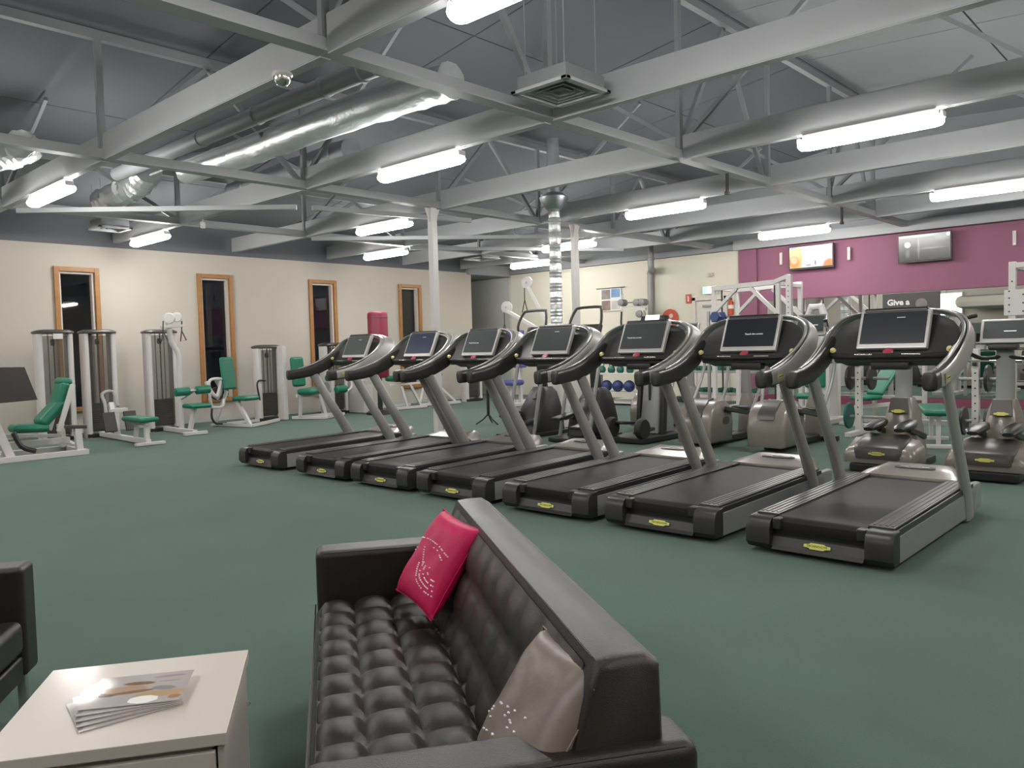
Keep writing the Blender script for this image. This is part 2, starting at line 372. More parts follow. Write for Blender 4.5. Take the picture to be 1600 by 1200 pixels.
# ================================================================== SOFA
TH = .977
def rrect(x0, x1, y0, y1, r=.02): pass
sofa = thing('sofa', 'black tufted leather sofa in front of the treadmills, holding two cushions', 'sofa', (1.343, .768, 0), TH)
SL, SD, HA, HB, HS = 1.90, .76, .62, .79, .45      # length, depth, arm, back and seat height
def leather_box(c, d, bev=.025, rot=None, bulge=.006):
    b = MB(); b.box(c, d, bev, rot, 3); return b
for k, x0 in enumerate((0, SL-.15)):
    a = obj('armrest', leather_box((x0+.075, SD/2, (.14+HA)/2), (.15, SD, HA-.14), .028), 'leather', sofa)
    pp = MB()
    for yy in (.012, SD-.012): pass
    s0 = [(x0+.004, .03, HA-.02), (x0+.004, SD-.03, HA-.02)]
    s1 = [(x0+.146, .03, HA-.02), (x0+.146, SD-.03, HA-.02)]
    pp.tube([(x0+.012, .03, HA-.010), (x0+.012, SD-.03, HA-.010)], .0045, 6).tube([(x0+.138, .03, HA-.010), (x0+.138, SD-.03, HA-.010)], .0045, 6)
    obj('piping', pp, 'leather', a)
obj('rear_panel', leather_box((SL/2, .05, (.14+HA)/2-.01), (SL-.30, .10, HA-.16), .02), 'leather', sofa)
obj('seat_base', leather_box((SL/2, SD/2, .205), (SL-.31, SD-.02, .13), .02), 'leather', sofa)
# tufted seat cushion
def tuft(s, t, ns, nt, h, e=.42):
    a = abs(math.sin(PI*s*ns)); b = abs(math.sin(PI*t*nt))
    return h*(a**e*.62+b**.7*.38)*(.35+.65*min(a, b)**.35)
nu_, nv_ = 11, 4
sb = MB()
L0x, L1x, V0, V1 = .155, SL-.155, .20, SD+.005
def seatf(s, t):
    x = L0x+(L1x-L0x)*s; yv = V0+(V1-V0)*t
    edge = min(1, min(s, 1-s)*26, min(t, 1-t)*14); 
    z = HS-.045 + tuft(t, s, nv_, nu_, .040) + .008*math.sin(PI*t)
    if edge < 1: z -= .055*(1-edge)**2
    return (x, yv, z)
sb.grid(seatf, nu_*8, nv_*8)
sc = obj('seat_cushion', sb, 'leather', sofa, 70)
obj('cushion_border', leather_box((SL/2, (V0+V1)/2, .335), (L1x-L0x, V1-V0, .15), .03), 'leather', sc)
bt = MB()
for i in range(1, nu_):
    for j in range(1, nv_):
        bt.lathe([(.0, .004), (.007, .002), (.009, -.004)], (L0x+(L1x-L0x)*i/nu_, V0+(V1-V0)*j/nv_, HS-.040), n=8)
o = obj('button', bt, 'leather', sc); o['kind'] = 'stuff'
pg = MB(); pg.tube([(L0x, V1+.002, HS-.035), (L1x, V1+.002, HS-.035)], .005, 6).tube([(L0x, V1+.002, .27), (L1x, V1+.002, .27)], .005, 6)
obj('piping', pg, 'leather', sc)
# backrest: leaning slab with tufted face
def lean(yv, z): return yv-(z-.44)*.16
bk = MB()
X0, X1 = .035, SL-.11
prof = [(.33, .40), (.215, .74), (.195, .785), (.16, HB), (.095, HB), (.065, .77), (.06, .60), (.12, .40)]
rings = []
for x, ins in ((X0, .018), (X0+.012, .004), (X0+.03, 0), (X1-.03, 0), (X1-.012, .004), (X1, .018)):
    rings.append([(x, p[0]+(.16-p[0])*ins*6, p[1]-(ins if p[1] > .5 else 0)) for p in prof])
bk.loft(rings)
bo = obj('backrest', bk, 'leather', sofa, 50)
bf = MB()
def backf(s, t):
    x = X0+.06+(X1-X0-.12)*s; z = .385+(.765-.385)*t; yv = .336-(z-.385)*.345
    e = min(1, min(s, 1-s)*24, min(t, 1-t)*9)
    return (x, yv + .002 + tuft(t, s, 3, nu_, .017)*e, z)
bf.grid(backf, nu_*7, 18)
obj('tufted_face', bf, 'leather', bo, 70)
pg = MB(); pg.tube([(X0+.045, .1935, .781), (X1-.045, .1935, .781)], .004, 6)
obj('piping', pg, 'leather', bo)
for x, yv in ((.06, .06), (SL-.06, .06), (.06, SD-.06), (SL-.06, SD-.06)):
    obj('leg', MB().box((x, yv, .07), (.035, .035, .14), .004), 'chrome', sofa)

# ------------------------------------------------------------------ cushions
def cushion(name, label, loc, eul, W, T, mtl, sparkle):
    P = thing(name, label, 'cushion', loc); P.rotation_euler = eul
    def surf(sign):
        def f(s, t):
            a, b = 2*s-1, 2*t-1
            k = 1-.07*(1-a*a)*abs(b)**3; k2 = 1-.07*(1-b*b)*abs(a)**3
            x = a*W/2*k2*(1 if abs(a) < .98 or abs(b) < .98 else 1.04); yy = b*W/2*k
            th = T/2*((1-a**4)*(1-b**4))**.55
            wr = .004*math.sin(9*a+3*b*b+2)*math.sin(5*b+2*a)*(1-a*a)*(1-b*b) + .003*math.sin(14*(a+b))*abs(a*b)*(1-abs(a*b))
            return (x, yy, sign*(th+wr))
        return f
    b = MB(); b.grid(surf(1), 26, 26).grid(surf(-1), 26, 26); bmesh.ops.remove_doubles(b.bm, verts=b.bm.verts[:], dist=.0015)
    obj('cover', b, mtl, P, 80)
    q = MB(); f = surf(1); e = [f(i/26, 0) for i in range(27)]+[f(1, i/26) for i in range(1, 27)]+[f(1-i/26, 1) for i in range(1, 27)]+[f(0, 1-i/26) for i in range(1, 26)]
    q.tube(e, .0022, 5, closed=True); obj('seam', q, mtl, P, 80)
    sq = MB(); f = surf(1)
    for s, t in sparkle:
        p = Vector(f(s, t)); sq.lathe([(.0, .0050), (.0026, .0036), (.0030, -.001)], p, n=6)
    o = obj('sequins', sq, 'sequin', P); o['kind'] = 'stuff'
    return P
random.seed(3)
sp1 = []
def spark(f, n, keep=.7):
    for i_ in range(n):
        if random.random() < keep: sp1.append(f(i_/(n-1)))
spark(lambda q: (.02+.85*q, .60+.05*math.sin(PI*q)), 26); spark(lambda q: (.32+.5*q, .54+.06*math.sin(PI*q)), 14)
spark(lambda q: (.36+.12*q, .55-.13*q), 7); spark(lambda q: (.15+.01*q, .48+.06*q), 3)
for R_ in (.10, .16, .22, .28): spark(lambda q: (.84+R_*1.5*math.cos(PI*(.95+.62*q)), .40+R_*.75*math.sin(PI*(.95+.62*q))), int(8+R_*46), .78)
sp1 = [p for p in sp1 if .02 < p[0] < .98]
cushion('cushion', 'hot pink satin cushion with silver sequin swirls in the far corner of the sofa', (1.855, 2.110, .640), (4.101, -3.181, 1.231), .345, .10, 'pink', sp1)
sp2 = [(random.uniform(.1, .9), random.uniform(.05, .5)) for _ in range(26)]
cushion('cushion', 'taupe satin cushion with a few sequins at the near end of the sofa', (1.214, 1.076, .630), (-2.211, 3.17, 1.164), .308, .095, 'taupe', sp2)

# ------------------------------------------------------------------ white cube table and magazines
tb = thing('side_table', 'white square cube table with fanned magazines in front of the sofa', 'table', (.918, 1.875, 0), TH)
# local +x along the sofa, +y away from the sofa; corner at origin
obj('table_top', MB().box((.28, .28, .434), (.57, .57, .032), .003), 'white_lam', tb)
obj('body', MB().box((.28, .285, .2), (.52, .50, .40), .003).box((.28, .28, .409), (.50, .50, .018)), 'white_lam', tb)
for z0, z1 in ((.015, .205), (.213, .403)):
    d = obj('drawer', MB().box((.006, .282, (z0+z1)/2), (.018, .515, z1-z0), .003), 'white_lam', tb)
for x in (.27,):
    dd = obj('side_panel', MB().box((.28, .012, .208), (.535, .018, .40), .003), 'white_lam', tb)
    obj('catch_knob', MB().lathe([(0, .012), (.006, .010), (.006, 0)], (.50, .0, .30), (0, -1, 0), 10), 'chrome', dd)
# magazines: fan of five, each a stack of pages with a printed cover
def magazine(k, label, ang, pos, printed):
    w_, h_, t_ = .205, .255, .004
    P = thing('magazine', label, 'magazine', (pos[0], pos[1], .4505+k*.0045), ang, 'magazines fanned on the white table')
    obj('pages', MB().box((w_/2, h_/2, .0014), (w_-.004, h_-.004, .0028)), 'paper', P)
    def cz(x, y): return .003+.0012*math.sin(x*14+k)*math.sin(y*9)
    g = MB(); g.grid(lambda s, t: (s*w_, t*h_, .0036+.0010*math.sin(s*5+k)*math.sin(t*4)), 10, 12)
    mt = cover_mats[printed]
    obj('cover', g, mt, P, 80)
    return P
def cover_mat(kind):
    m = bpy.data.materials.new('magazine cover '+kind); m.use_nodes = True; nt = m.node_tree; b = nt.nodes['Principled BSDF']
    tc = nt.nodes.new('ShaderNodeTexCoord'); sp = nt.nodes.new('ShaderNodeSeparateXYZ'); nt.links.new(tc.outputs['Object'], sp.inputs[0])
    b.inputs['Roughness'].default_value = .12; b.inputs['Coat Weight'].default_value = .8; b.inputs['Coat Roughness'].default_value = .06
    cur = None
    def blob(cx, cy_, rx, ry, col, prev, rot=0):
        mp = nt.nodes.new('ShaderNodeMapping'); mp.vector_type = 'TEXTURE'
        mp.inputs['Location'].default_value = (cx, cy_, 0); mp.inputs['Rotation'].default_value = (0, 0, rot); mp.inputs['Scale'].default_value = (rx, ry, 1000)
        nt.links.new(tc.outputs['Object'], mp.inputs[0])
        ln = nt.nodes.new('ShaderNodeVectorMath'); ln.operation = 'LENGTH'; nt.links.new(mp.outputs[0], ln.inputs[0])
        rp = nt.nodes.new('ShaderNodeMapRange'); rp.inputs[1].default_value = 1.05; rp.inputs[2].default_value = .85; nt.links.new(ln.outputs['Value'], rp.inputs[0])
        mx = nt.nodes.new('ShaderNodeMix'); mx.data_type = 'RGBA'; nt.links.new(rp.outputs[0], mx.inputs[0])
        if isinstance(prev, tuple): mx.inputs[6].default_value = (*prev, 1)
        else: nt.links.new(prev, mx.inputs[6])
        mx.inputs[7].default_value = (*col, 1); return mx.outputs[2]
    c = (.47, .42, .40)
    if kind == 'portrait':
        c = blob(.095, .205, .030, .040, (.10, .05, .03), c)         # hair
        c = blob(.140, .135, .012, .045, (.22, .12, .05), c, -.1)
        c = blob(.105, .165, .026, .062, (.46, .30, .21), c)         # face and neck
        c = blob(.085, .140, .010, .060, (.26, .14, .06), c, .1)
        c = blob(.060, .060, .022, .075, (.50, .33, .18), c, .05)    # arm
        c = blob(.095, .060, .014, .035, (.28, .25, .28), c, -.2)
        c = blob(.030, .020, .014, .018, (.42, .18, .08), c)
        c = blob(.165, .235, .012, .022, (.36, .32, .34), c)
        c = blob(.175, .060, .008, .045, (.36, .28, .28), c, .05)
        c = blob(.140, .055, .004, .030, (.34, .30, .32), c)
    else:
        c = blob(.05, .10, .02, .06, (.36, .33, .33), c)
        c = blob(.03, .25, .02, .01, (.30, .26, .28), c)
    nt.links.new(c, b.inputs['Base Color'])
    return m
cover_mats = {'portrait': cover_mat('portrait'), 'plain': cover_mat('plain')}
piv = (.985, 2.22)
mags = [(.42, 'bottom magazine of the fan, nearest the front edge of the table'), (.31, 'second magazine from the bottom of the fan on the table'),
        (.20, 'middle magazine of the fan on the table'), (.09, 'second magazine from the top of the fan on the table'), (-.03, 'top magazine of the fan, cover portrait of a person with brown hair')]
for k, (da, lab) in enumerate(mags):
    qx, qy = .195-.004*k, .128+.002*k
    magazine(k, lab, TH+da, (.918+math.cos(TH)*qx-math.sin(TH)*qy, 1.875+math.sin(TH)*qx+math.cos(TH)*qy), 'portrait' if k == 4 else 'plain')

# ------------------------------------------------------------------ armchair at the left edge
ac = thing('armchair', 'black leather armchair cut by the left edge, facing the white table', 'armchair', (.955, 3.47, 0), TH+PI)
# local: x runs back towards the camera side, y towards the table... seat faces -y of the sofa frame
def acb(name, c, d, bev=.022, mt='leather', par=None, rot=None): return obj(name, MB().box(c, d, bev, rot, 3), mt, par or ac)
# in this frame +x points to -sofa direction, +y points to the table
for x in (.065, .815): acb('armrest', (x, -.36, .41), (.13, .72, .42))
sc2 = acb('seat_cushion', (.44, -.33, .36), (.61, .66, .13), .03)
acb('seat_base', (.44, -.36, .24), (.61, .70, .09), .01)
acb('backrest', (.44, -.66, .52), (.61, .14, .46), .03)
for x in (.04, .84):
    for yv in (-.05, -.68): obj('leg', MB().box((x, yv, .10), (.03, .03, .20), .003), 'chrome', ac)

# ================================================================== TREADMILLS
def srect(pts, ws, hs, ups, n=10, k=3.2):
    """sweep a rounded (superellipse) section along pts; ws = half size sideways, hs = half size along 'up'"""
    P = [Vector(p) for p in pts]; rings = []
    for i, p in enumerate(P):
        t = (P[min(i+1, len(P)-1)]-P[max(i-1, 0)]).normalized()
        u = Vector(ups[i]); u = (u-t*u.dot(t)).normalized(); s = t.cross(u)
        ring = []
        for j in range(n):
            a = 2*PI*j/n+PI/n; c, q = math.cos(a), math.sin(a)
            c = math.copysign(abs(c)**(2/k), c); q = math.copysign(abs(q)**(2/k), q)
            ring.append(p+s*c*ws[i]+u*q*hs[i])
        rings.append(ring)
    return rings
def lerp(tab, n):
    out = []
    for i in range(n):
        t = i/(n-1)*(len(tab)-1); k = min(int(t), len(tab)-2); f = t-k
        out.append(tab[k]*(1-f)+tab[k+1]*f)
    return out
def badge(parent, mtx, wd, hg, m='yellow'):
    b = MB(); w2, h2 = wd/2, hg/2
    pts = [(-w2, -h2*.45), (-w2*.62, -h2*.6), (-w2*.5, -h2), (w2*.5, -h2), (w2*.62, -h2*.6), (w2, -h2*.45), (w2, h2*.45), (w2*.62, h2*.6), (w2*.5, h2), (-w2*.5, h2), (-w2*.62, h2*.6), (-w2, h2*.45)]
    b.prism([mtx @ Vector((x, y, 0)) for x, y in pts], mtx.to_3x3() @ Vector((0, 0, .004)))
    o = obj('badge', b, m, parent)
    text('badge_lettering', 'TECHNOGYM', hg*.52, mtx @ Matrix.Translation((0, 0, .0048)), 'text_dark', o)
    return o
def make_treadmill(screen, msg):
    t = thing('treadmill', '', 'treadmill', (0, 0, 0), 0, 'row of treadmills')
    W = .465
    # deck frame
    f = MB(); f.box((1.06, 0, .10), (1.95, .60, .10), .01)
    obj('deck_frame', f, 'dark', t)
    for s in (-1, 1):
        # rear corner block
        b = MB(); pr = [(0.0, .07), (.0, .17), (.02, .215), (.05, .235), (.125, .240), (.125, .035), (.03, .035)]
        y0 = s*.30; rings = []
        for yy, ins in ((.30, .0), (.315, .0), (W-.03, 0), (W-.008, .008), (W, .03)):
            rings.append([(x+(.10-x)*ins*1.2 if x < .1 else x, s*yy, z+(.13-z)*ins*1.6) for x, z in pr])
        b.loft(rings); obj('rear_corner', b, 'charcoal', t)
        # foot rail with ribs
        r = MB(); r.prism([(.12, s*.285, .236), (.12, s*(W-.03), .236), (1.90, s*(W-.03), .265), (1.90, s*.285, .265)], (0, 0, .016), .004)
        rl = obj('foot_rail', r, 'rail', t)
        r2 = MB()
        for q in range(4):
            yy = s*(.31+q*.035); r2.beam((.15, yy, .2535), (1.86, yy, .2810), .018, .006, .002)
        obj('grip_rib', r2, 'rail', rl)
        # side panels
        p = MB(); p.prism([(.125, s*(W-.018), .04), (.125, s*(W-.018), .20), (1.82, s*(W-.018), .225), (1.95, s*(W-.018), .20), (1.90, s*(W-.018), .04)], (0, s*.016, 0), .003)
        obj('side_panel', p, 'silver_dark', t)
        p = MB(); p.prism([(.12, s*(W-.022), .20), (.12, s*(W-.022), .238), (1.9, s*(W-.022), .266), (1.9, s*(W-.022), .225)], (0, s*.012, 0))
        obj('side_seal', p, 'dark', t)
        # upright
        pts = smooth([(1.74, s*.455, .04), (1.67, s*.456, .25), (1.41, s*.458, .66), (1.13, s*.460, 1.10)], 4); n = len(pts)
        b = MB(); b.loft(srect(pts, lerp([.036, .034, .031, .030], n), lerp([.085, .074, .062, .06], n), [(1, 0, .3)]*n, 12, 2.4))
        u = obj('upright', b, 'silver', t)
    # rear cover, roller and belt
    b = MB(); pr = [(.03, .055), (.055, .115), (.10, .125), (.10, .05)]
    b.loft([[(x, yy, z) for x, z in pr] for yy in (-.30, .30)]); rc = obj('rear_cover', b, 'panel', t)
    b = MB(); b.prism([(.004, -.29, .04), (.03, -.29, .06), (.10, -.29, .045), (.10, -.29, .035), (.01, -.29, .035)], (0, .58, 0)); obj('rear_lip', b, 'charcoal', t)
    mt = frame((.036, 0, .088), (0, -1, 0), (.38, 0, .92))
    badge(rc, mt, .17, .040)
    bl = MB(); prof = [(.11, .13)] + [(.105-.05*math.cos(a)*1, .185+.052*math.sin(a)) for a in [k*PI/8-PI/2+.3 for k in range(0, 8)]]
    top = [(.055, .185), (.062, .215), (.085, .235), (.12, .243), (1.0, .252), (1.92, .262), (1.92, .235), (.12, .215), (.09, .20), (.08, .16), (.06, .15)]
    bl.loft([[(x, yy, z) for x, z in top] for yy in (-.285, .285)])
    obj('running_belt', bl, 'belt', t)
    obj('belt_guard', MB().box((.075, -.268, .200), (.08, .06, .075), .012), 'charcoal', t)
    obj('belt_guard', MB().box((.075, .268, .200), (.08, .06, .075), .012), 'charcoal', t)
    # motor hood
    hb = MB(); rows = [(1.86, .435, .272, .262), (1.865, .44, .285, .262), (2.0, .415, .318, .24), (2.16, .35, .350, .2), (2.26, .34, .335, .1), (2.30, .34, .20, .06)]
    rings = []
    for x, hw, zt, zb in rows:
        ring = []
        for k in range(13):
            a = -1+2*k/12; yy = a*hw; dr = (max(0, abs(a)-.72)/.28)**1.6*(zt-zb)*.85*(1 if x > 1.9 else .2)
            ring.append((x+ (0 if x < 1.95 else -.05*abs(a)**4), yy, zt-dr))
        ring += [(x, hw, zb-.03), (x, -hw, zb-.03)]
        rings.append(ring)
    hb.loft(rings); hd = obj('motor_hood', hb, 'tan', t, 50)
    for s in (-1, 1): obj('hood_side', MB().box((1.98, s*.425, .15), (.34, .065, .20), .02), 'silver', t)
    ov = MB(); mt = frame((2.05, 0, .3315), (0, -1, 0), (.95, 0, .26))
    ov.prism([mt @ Vector((.155*math.copysign(abs(math.cos(a))**.6, math.cos(a)), .028*math.copysign(abs(math.sin(a))**.6, math.sin(a)), 0)) for a in [k*PI/10 for k in range(20)]], mt.to_3x3() @ Vector((0, 0, .004)))
    ob = obj('logo_plaque', ov, 'tan_dark', hd)
    badge(hd, mt @ Matrix.Translation((0, 0, .0042)), .22, .034, 'silver')
    # handle arms sweeping forward into the console hood
    for s in (-1, 1):
        key = [(.76, .462, 1.105), (.96, .464, 1.125), (1.18, .466, 1.175), (1.40, .468, 1.265), (1.56, .455, 1.375)]
        pts = smooth([(x, s*yy, z) for x, yy, z in key], 4); n = len(pts)
        b = MB(); b.loft(srect(pts, lerp([.044, .044, .040, .032, .018], n), lerp([.060, .068, .078, .080, .055], n), [(0, 0, 1)]*n, 14, 3.4))
        a = obj('handle_arm', b, 'charcoal', t, 45)
        b = MB(); b.loft(srect([(.735, s*.461, 1.103), (.745, s*.461, 1.103), (.82, s*.462, 1.109)], [.036, .048, .049], [.050, .064, .067], [(0, 0, 1)]*3, 14, 3.4))
        obj('handle_cap', b, 'dark', a, 45)
    # console hood rim : one silver ribbon from arm to arm over the top
    half = [(.90, .462, 1.180), (1.14, .468, 1.240), (1.38, .478, 1.335), (1.52, .482, 1.425), (1.60, .458, 1.50), (1.645, .40, 1.555), (1.675, .30, 1.590), (1.69, .15, 1.606), (1.695, 0, 1.61)]
    pts = smooth(half+[(x, -y, z) for x, y, z in half[-2::-1]], 4); n = len(pts)
    upv = []
    for p in pts:
        upv.append(Vector((.35, 0, .0))+Vector((0, 0, 0)))
    ws = lerp([.006, .008, .010, .012, .013, .012, .011, .010, .010, .010, .011, .012, .013, .012, .010, .008, .006], n)
    hs = lerp([.010, .014, .026, .038, .042, .040, .036, .034, .034, .034, .036, .040, .042, .038, .026, .014, .010], n)
    b = MB(); b.loft(srect(pts, ws, hs, upv, 10, 3)); rm = obj('console_rim', b, 'rim', t, 60)
    ck = [(.84, .500, 1.112), (.98, .504, 1.130), (1.20, .508, 1.185), (1.42, .512, 1.280), (1.58, .508, 1.375), (1.685, .480, 1.470), (1.745, .415, 1.540), (1.775, .30, 1.580), (1.79, .15, 1.600), (1.795, 0, 1.606)]
    cu_ = [(0, 0, -1), (.05, 0, -1), (.25, 0, -1), (.5, 0, -.8), (.8, 0, -.6), (1, 0, -.4), (1, 0, -.3), (1, 0, -.25), (1, 0, -.2), (1, 0, -.2)]
    for s in (-1, 1):
        pts = smooth([(x, s*y, z) for x, y, z in ck], 4); n = len(pts)
        ups = [Vector([lerp([c[q] for c in cu_], n)[i_] for q in range(3)]) for i_ in range(n)]
        b = MB(); b.loft(srect(pts, lerp([.010, .012, .012, .012, .012, .012, .012, .012, .012, .012], n), lerp([.050, .055, .066, .080, .092, .088, .078, .068, .062, .060], n), ups, 12, 3.5))
        cl_ = obj('outer_cladding', b, 'silver', t, 60)
        mt = frame((.955, s*.5155, 1.124), (-s*1, 0, -s*.12) if s > 0 else (1, 0, .12), (0, 0, 1))
        b = MB(); b.prism([mt @ Vector((x, y, 0)) for x, y in ((-.055, -.034), (.055, -.034), (.055, .034), (-.055, .034))], mt.to_3x3() @ Vector((0, 0, .003))); lp = obj('label_plate', b, 'label', cl_)
        badge(cl_, mt @ Matrix.Translation((0, 0, .0032)), .085, .022)
    # black console shell, tilted shield filled between the rims
    sh = MB(); 
    prof = [(-.02, .42), (.0, .445), (.05, .462), (.12, .468), (.19, .462), (.25, .44), (.31, .395), (.36, .32), (.39, .2), (.40, .1), (.402, 0)]
    dx, dz = .60, .80   # console plane direction, leaning forward
    base = Vector((1.435, 0, 1.262))
    outl = [(s_, y_) for s_, y_ in prof]+[(s_, -y_) for s_, y_ in prof[-2::-1]]
    fr = [base+Vector((dx*s_, y_*.985, dz*s_)) for s_, y_ in outl]
    nrm = Vector((dz, 0, -dx))
    mid = [p+nrm*.03 for p in fr]; back = [Vector((p.x*.0+base.x+.02+(p.x-base.x)*.82, p.y*.84, base.z+(p.z-base.z)*.86))+nrm*.11 for p in fr]
    inn = [base+Vector((dx*(s_*.9+.02), y_*.90, dz*(s_*.9+.02)))+nrm*.018 for s_, y_ in outl]
    sh.loft([inn, fr, mid, back]); cs = obj('console', sh, 'panel', t, 40)
    # screen
    sc0 = base+Vector((dx*.215, 0, dz*.215))-nrm*.035
    mt = frame(sc0, (0, -1, 0), (.42, 0, .90))
    R3 = mt.to_3x3()
    b = MB(); b.box(sc0, (.51, .325, .045), .012, R3); sf = obj('screen_frame', b, 'bezel', t)
    b = MB(); b.box(mt @ Vector((0, .008, .0265)), (.46, .262, .006), .002, R3); s1 = obj('screen', b, screen, sf)
    if msg:
        text('screen_lettering', 'Touch the screen', .023, mt @ Matrix.Translation((.04 if msg == 1 else -.09, -.01, .0302)), 'text_grey', sf, .0003)
    else: obj('screen_lettering', MB().box(mt @ Vector((.05, .09, .0302)), (.06, .004, .0006), 0, R3), 'text_grey', sf)
    b = MB(); b.box(mt @ Vector((0, .160, .005)), (.46, .04, .05), .015, R3); obj('screen_top', b, 'dark', sf)
    # front grab bar, buttons and stop switch
    b = MB(); b.tube([(1.435, .43, 1.268), (1.40, .36, 1.262), (1.385, .0, 1.262), (1.40, -.36, 1.262), (1.435, -.43, 1.268)], .026, 10, sc=(.9, 1.1)); obj('grab_bar', b, 'dark', t)
    b = MB(); 
    for s in (-1, 1): obj('sensor_strip', MB().box((1.363, s*.17, 1.272), (.006, .13, .012), .002), 'chrome', t)
    b = MB(); b.box((1.455, 0, 1.245), (.10, .82, .07), .02); obj('console_tray', b, 'panel', t)
    for s in (-1, 1):
        b = MB(); b.lathe([(.0, .022), (.016, .020), (.022, .010), (.024, 0)], (1.415, s*.415, 1.305), (-.7, 0, .7), 12); obj('speed_knob', b, 'pale_yellow', t)
    b = MB(); b.lathe([(0, .016), (.030, .012), (.038, .004), (.038, 0)], (1.40, 0, 1.292), (-.7, 0, .7), 14); obj('stop_button', b, 'red', t)
    b = MB(); b.box((1.47, 0, 1.19), (.10, .28, .07), .02); obj('fan_pod', b, 'dark', t)
    return t
TC = [(8.79, 'screen_grey', 0, 'treadmill furthest from the sofa, at the far left end of the row'),
      (7.475, 'screen_blue', 0, 'second treadmill from the far left end, with a bluish dark screen'),
      (6.425, 'screen_grey', 2, 'third treadmill from the far left end, in front of the burgundy bag and white post'),
      (5.355, 'screen_grey', 0, 'middle treadmill of the seven, with a glaring blank grey screen'),
      (4.22, 'screen_grey', 2, 'third nearest treadmill, behind the sofa back, with lettering on a grey screen'),
      (3.13, 'screen', 1, 'second nearest treadmill, showing small white lettering at left on a black screen'),
      (1.97, 'screen', 0, 'nearest treadmill at the right, largest in the photo, with a plain black screen')]
for c_, scn, msg, lab in TC:
    t = make_treadmill(scn, msg); t.location = (4.87, c_, 0); t['label'] = lab

# ================================================================== SECOND ROW: cardio machines behind the treadmills
def console_unit(t, x, z, w_=.40, h_=.24, fm='silver', sm='screen_grey', tilt=.40, strip=True):
    mt = frame((x, 0, z), (0, -1, 0), (tilt, 0, 1)); R3 = mt.to_3x3()
    c = obj('console', MB().box(mt @ Vector((0, 0, -.03)), (w_+.04, h_+.05, .06), .02, R3), fm, t)
    obj('screen', MB().box(mt @ Vector((0, .01, .002)), (w_-.02, h_-.03, .008), .003, R3), sm, c)
    if strip: obj('screen_lettering', MB().box(mt @ Vector((.05, -.01, .0068)), (.11, .008, .001), 0, R3), 'text_grey', c)
    return c
def make_elliptical():       # low hooded base with two foot plates, tall neck and wide handlebar; user side at -x
    t = thing('elliptical_trainer', '', 'elliptical', group='elliptical trainers behind the treadmills')
    b = MB(); rings = []
    for x, hw, zt in ((-.02, .30, .20), (0, .34, .26), (.06, .36, .29), (.30, .37, .36), (.42, .34, .30), (.46, .30, .2)):
        rings.append([(x, -hw, .11), (x, -hw, zt*.72), (x, -hw*.86, zt*.93), (x, -hw*.5, zt), (x, hw*.5, zt), (x, hw*.86, zt*.93), (x, hw, zt*.72), (x, hw, .11)])
    b.loft(rings); h = obj('rear_hood', b, 'tan', t, 50)
    b = MB(); rings = []
    for x, hw, z0 in ((-.032, .20, .245), (-.012, .23, .262), (.06, .24, .298), (.30, .235, .368), (.38, .20, .345)):
        rings.append([(x, -hw, z0-.09 if x < 0 else z0-.03), (x, -hw, z0), (x, -hw*.8, z0+.022), (x, hw*.8, z0+.022), (x, hw, z0), (x, hw, z0-.09 if x < 0 else z0-.03)])
    b.loft(rings); hc = obj('hood_cover', b, 'tan_dark', t, 50)
    badge(h, frame((-.036, 0, .215), (0, -1, 0), (.15, 0, 1)), .16, .035)
    obj('base_frame', MB().box((.50, 0, .06), (1.06, .56, .09), .02), 'dark', t)
    for s in (-1, 1):
        b = MB(); b.loft(srect([(.18, s*.15, .44), (.26, s*.15, .455), (.50, s*.15, .47), (.62, s*.15, .49)], [.05, .085, .085, .06], [.02, .035, .035, .03], [(0, 0, 1)]*4, 12, 2.6))
        obj('foot_plate', b, 'dark', t); obj('link_arm', MB().beam((.50, s*.15, .42), (1.0, s*.17, .30), .05, .06, .01), 'charcoal', t)
    b = MB(); rings = []
    for z, hw, x0, x1 in ((.10, .20, .62, 1.06), (.40, .17, .66, 1.02), (.62, .14, .70, .96), (.74, .10, .76, .93)):
        rings.append([(x0, -hw*.7, z), (x0+.04, -hw, z), (x1, -hw*.9, z), (x1, hw*.9, z), (x0+.04, hw, z), (x0, hw*.7, z)])
    b.loft(rings); fc = obj('front_housing', b, 'tan', t, 50)
    b = MB(); b.prism([(.665, -.10, .58), (.665, .10, .58), (.705, .085, .74), (.705, -.085, .74)], (-.02, 0, .002), .005); obj('housing_cover', b, 'tan_dark', fc)
    badge(fc, frame((.648, 0, .60), (0, -1, 0), (.24, 0, 1)), .13, .035)
    obj('neck', MB().loft(srect([(.84, 0, .70), (.86, 0, 1.0), (.84, 0, 1.36)], [.085, .085, .08], [.05, .045, .04], [(1, 0, 0)]*3, 10, 3)), 'silver_dark', t)
    console_unit(t, .80, 1.44, .40, .22)
    for s in (-1, 1):
        b = MB(); b.tube(smooth([(.84, 0, 1.18), (.78, s*.20, 1.16), (.66, s*.33, 1.26), (.62, s*.36, 1.42), (.66, s*.33, 1.56), (.74, s*.24, 1.60)], 4), .021, 8)
        obj('handlebar', b, 'dark', t)
    obj('bottle_tray', MB().box((.76, 0, 1.27), (.14, .26, .06), .02), 'charcoal', t)
    return t
e = make_elliptical(); e.location = (8.42, 2.75, 0); e['label'] = 'low hooded elliptical trainer seen under the console of the nearest treadmill'
dup(e, (8.50, 1.80, 0), 0, 'low hooded elliptical trainer cut by the right edge, right of the nearest treadmill')
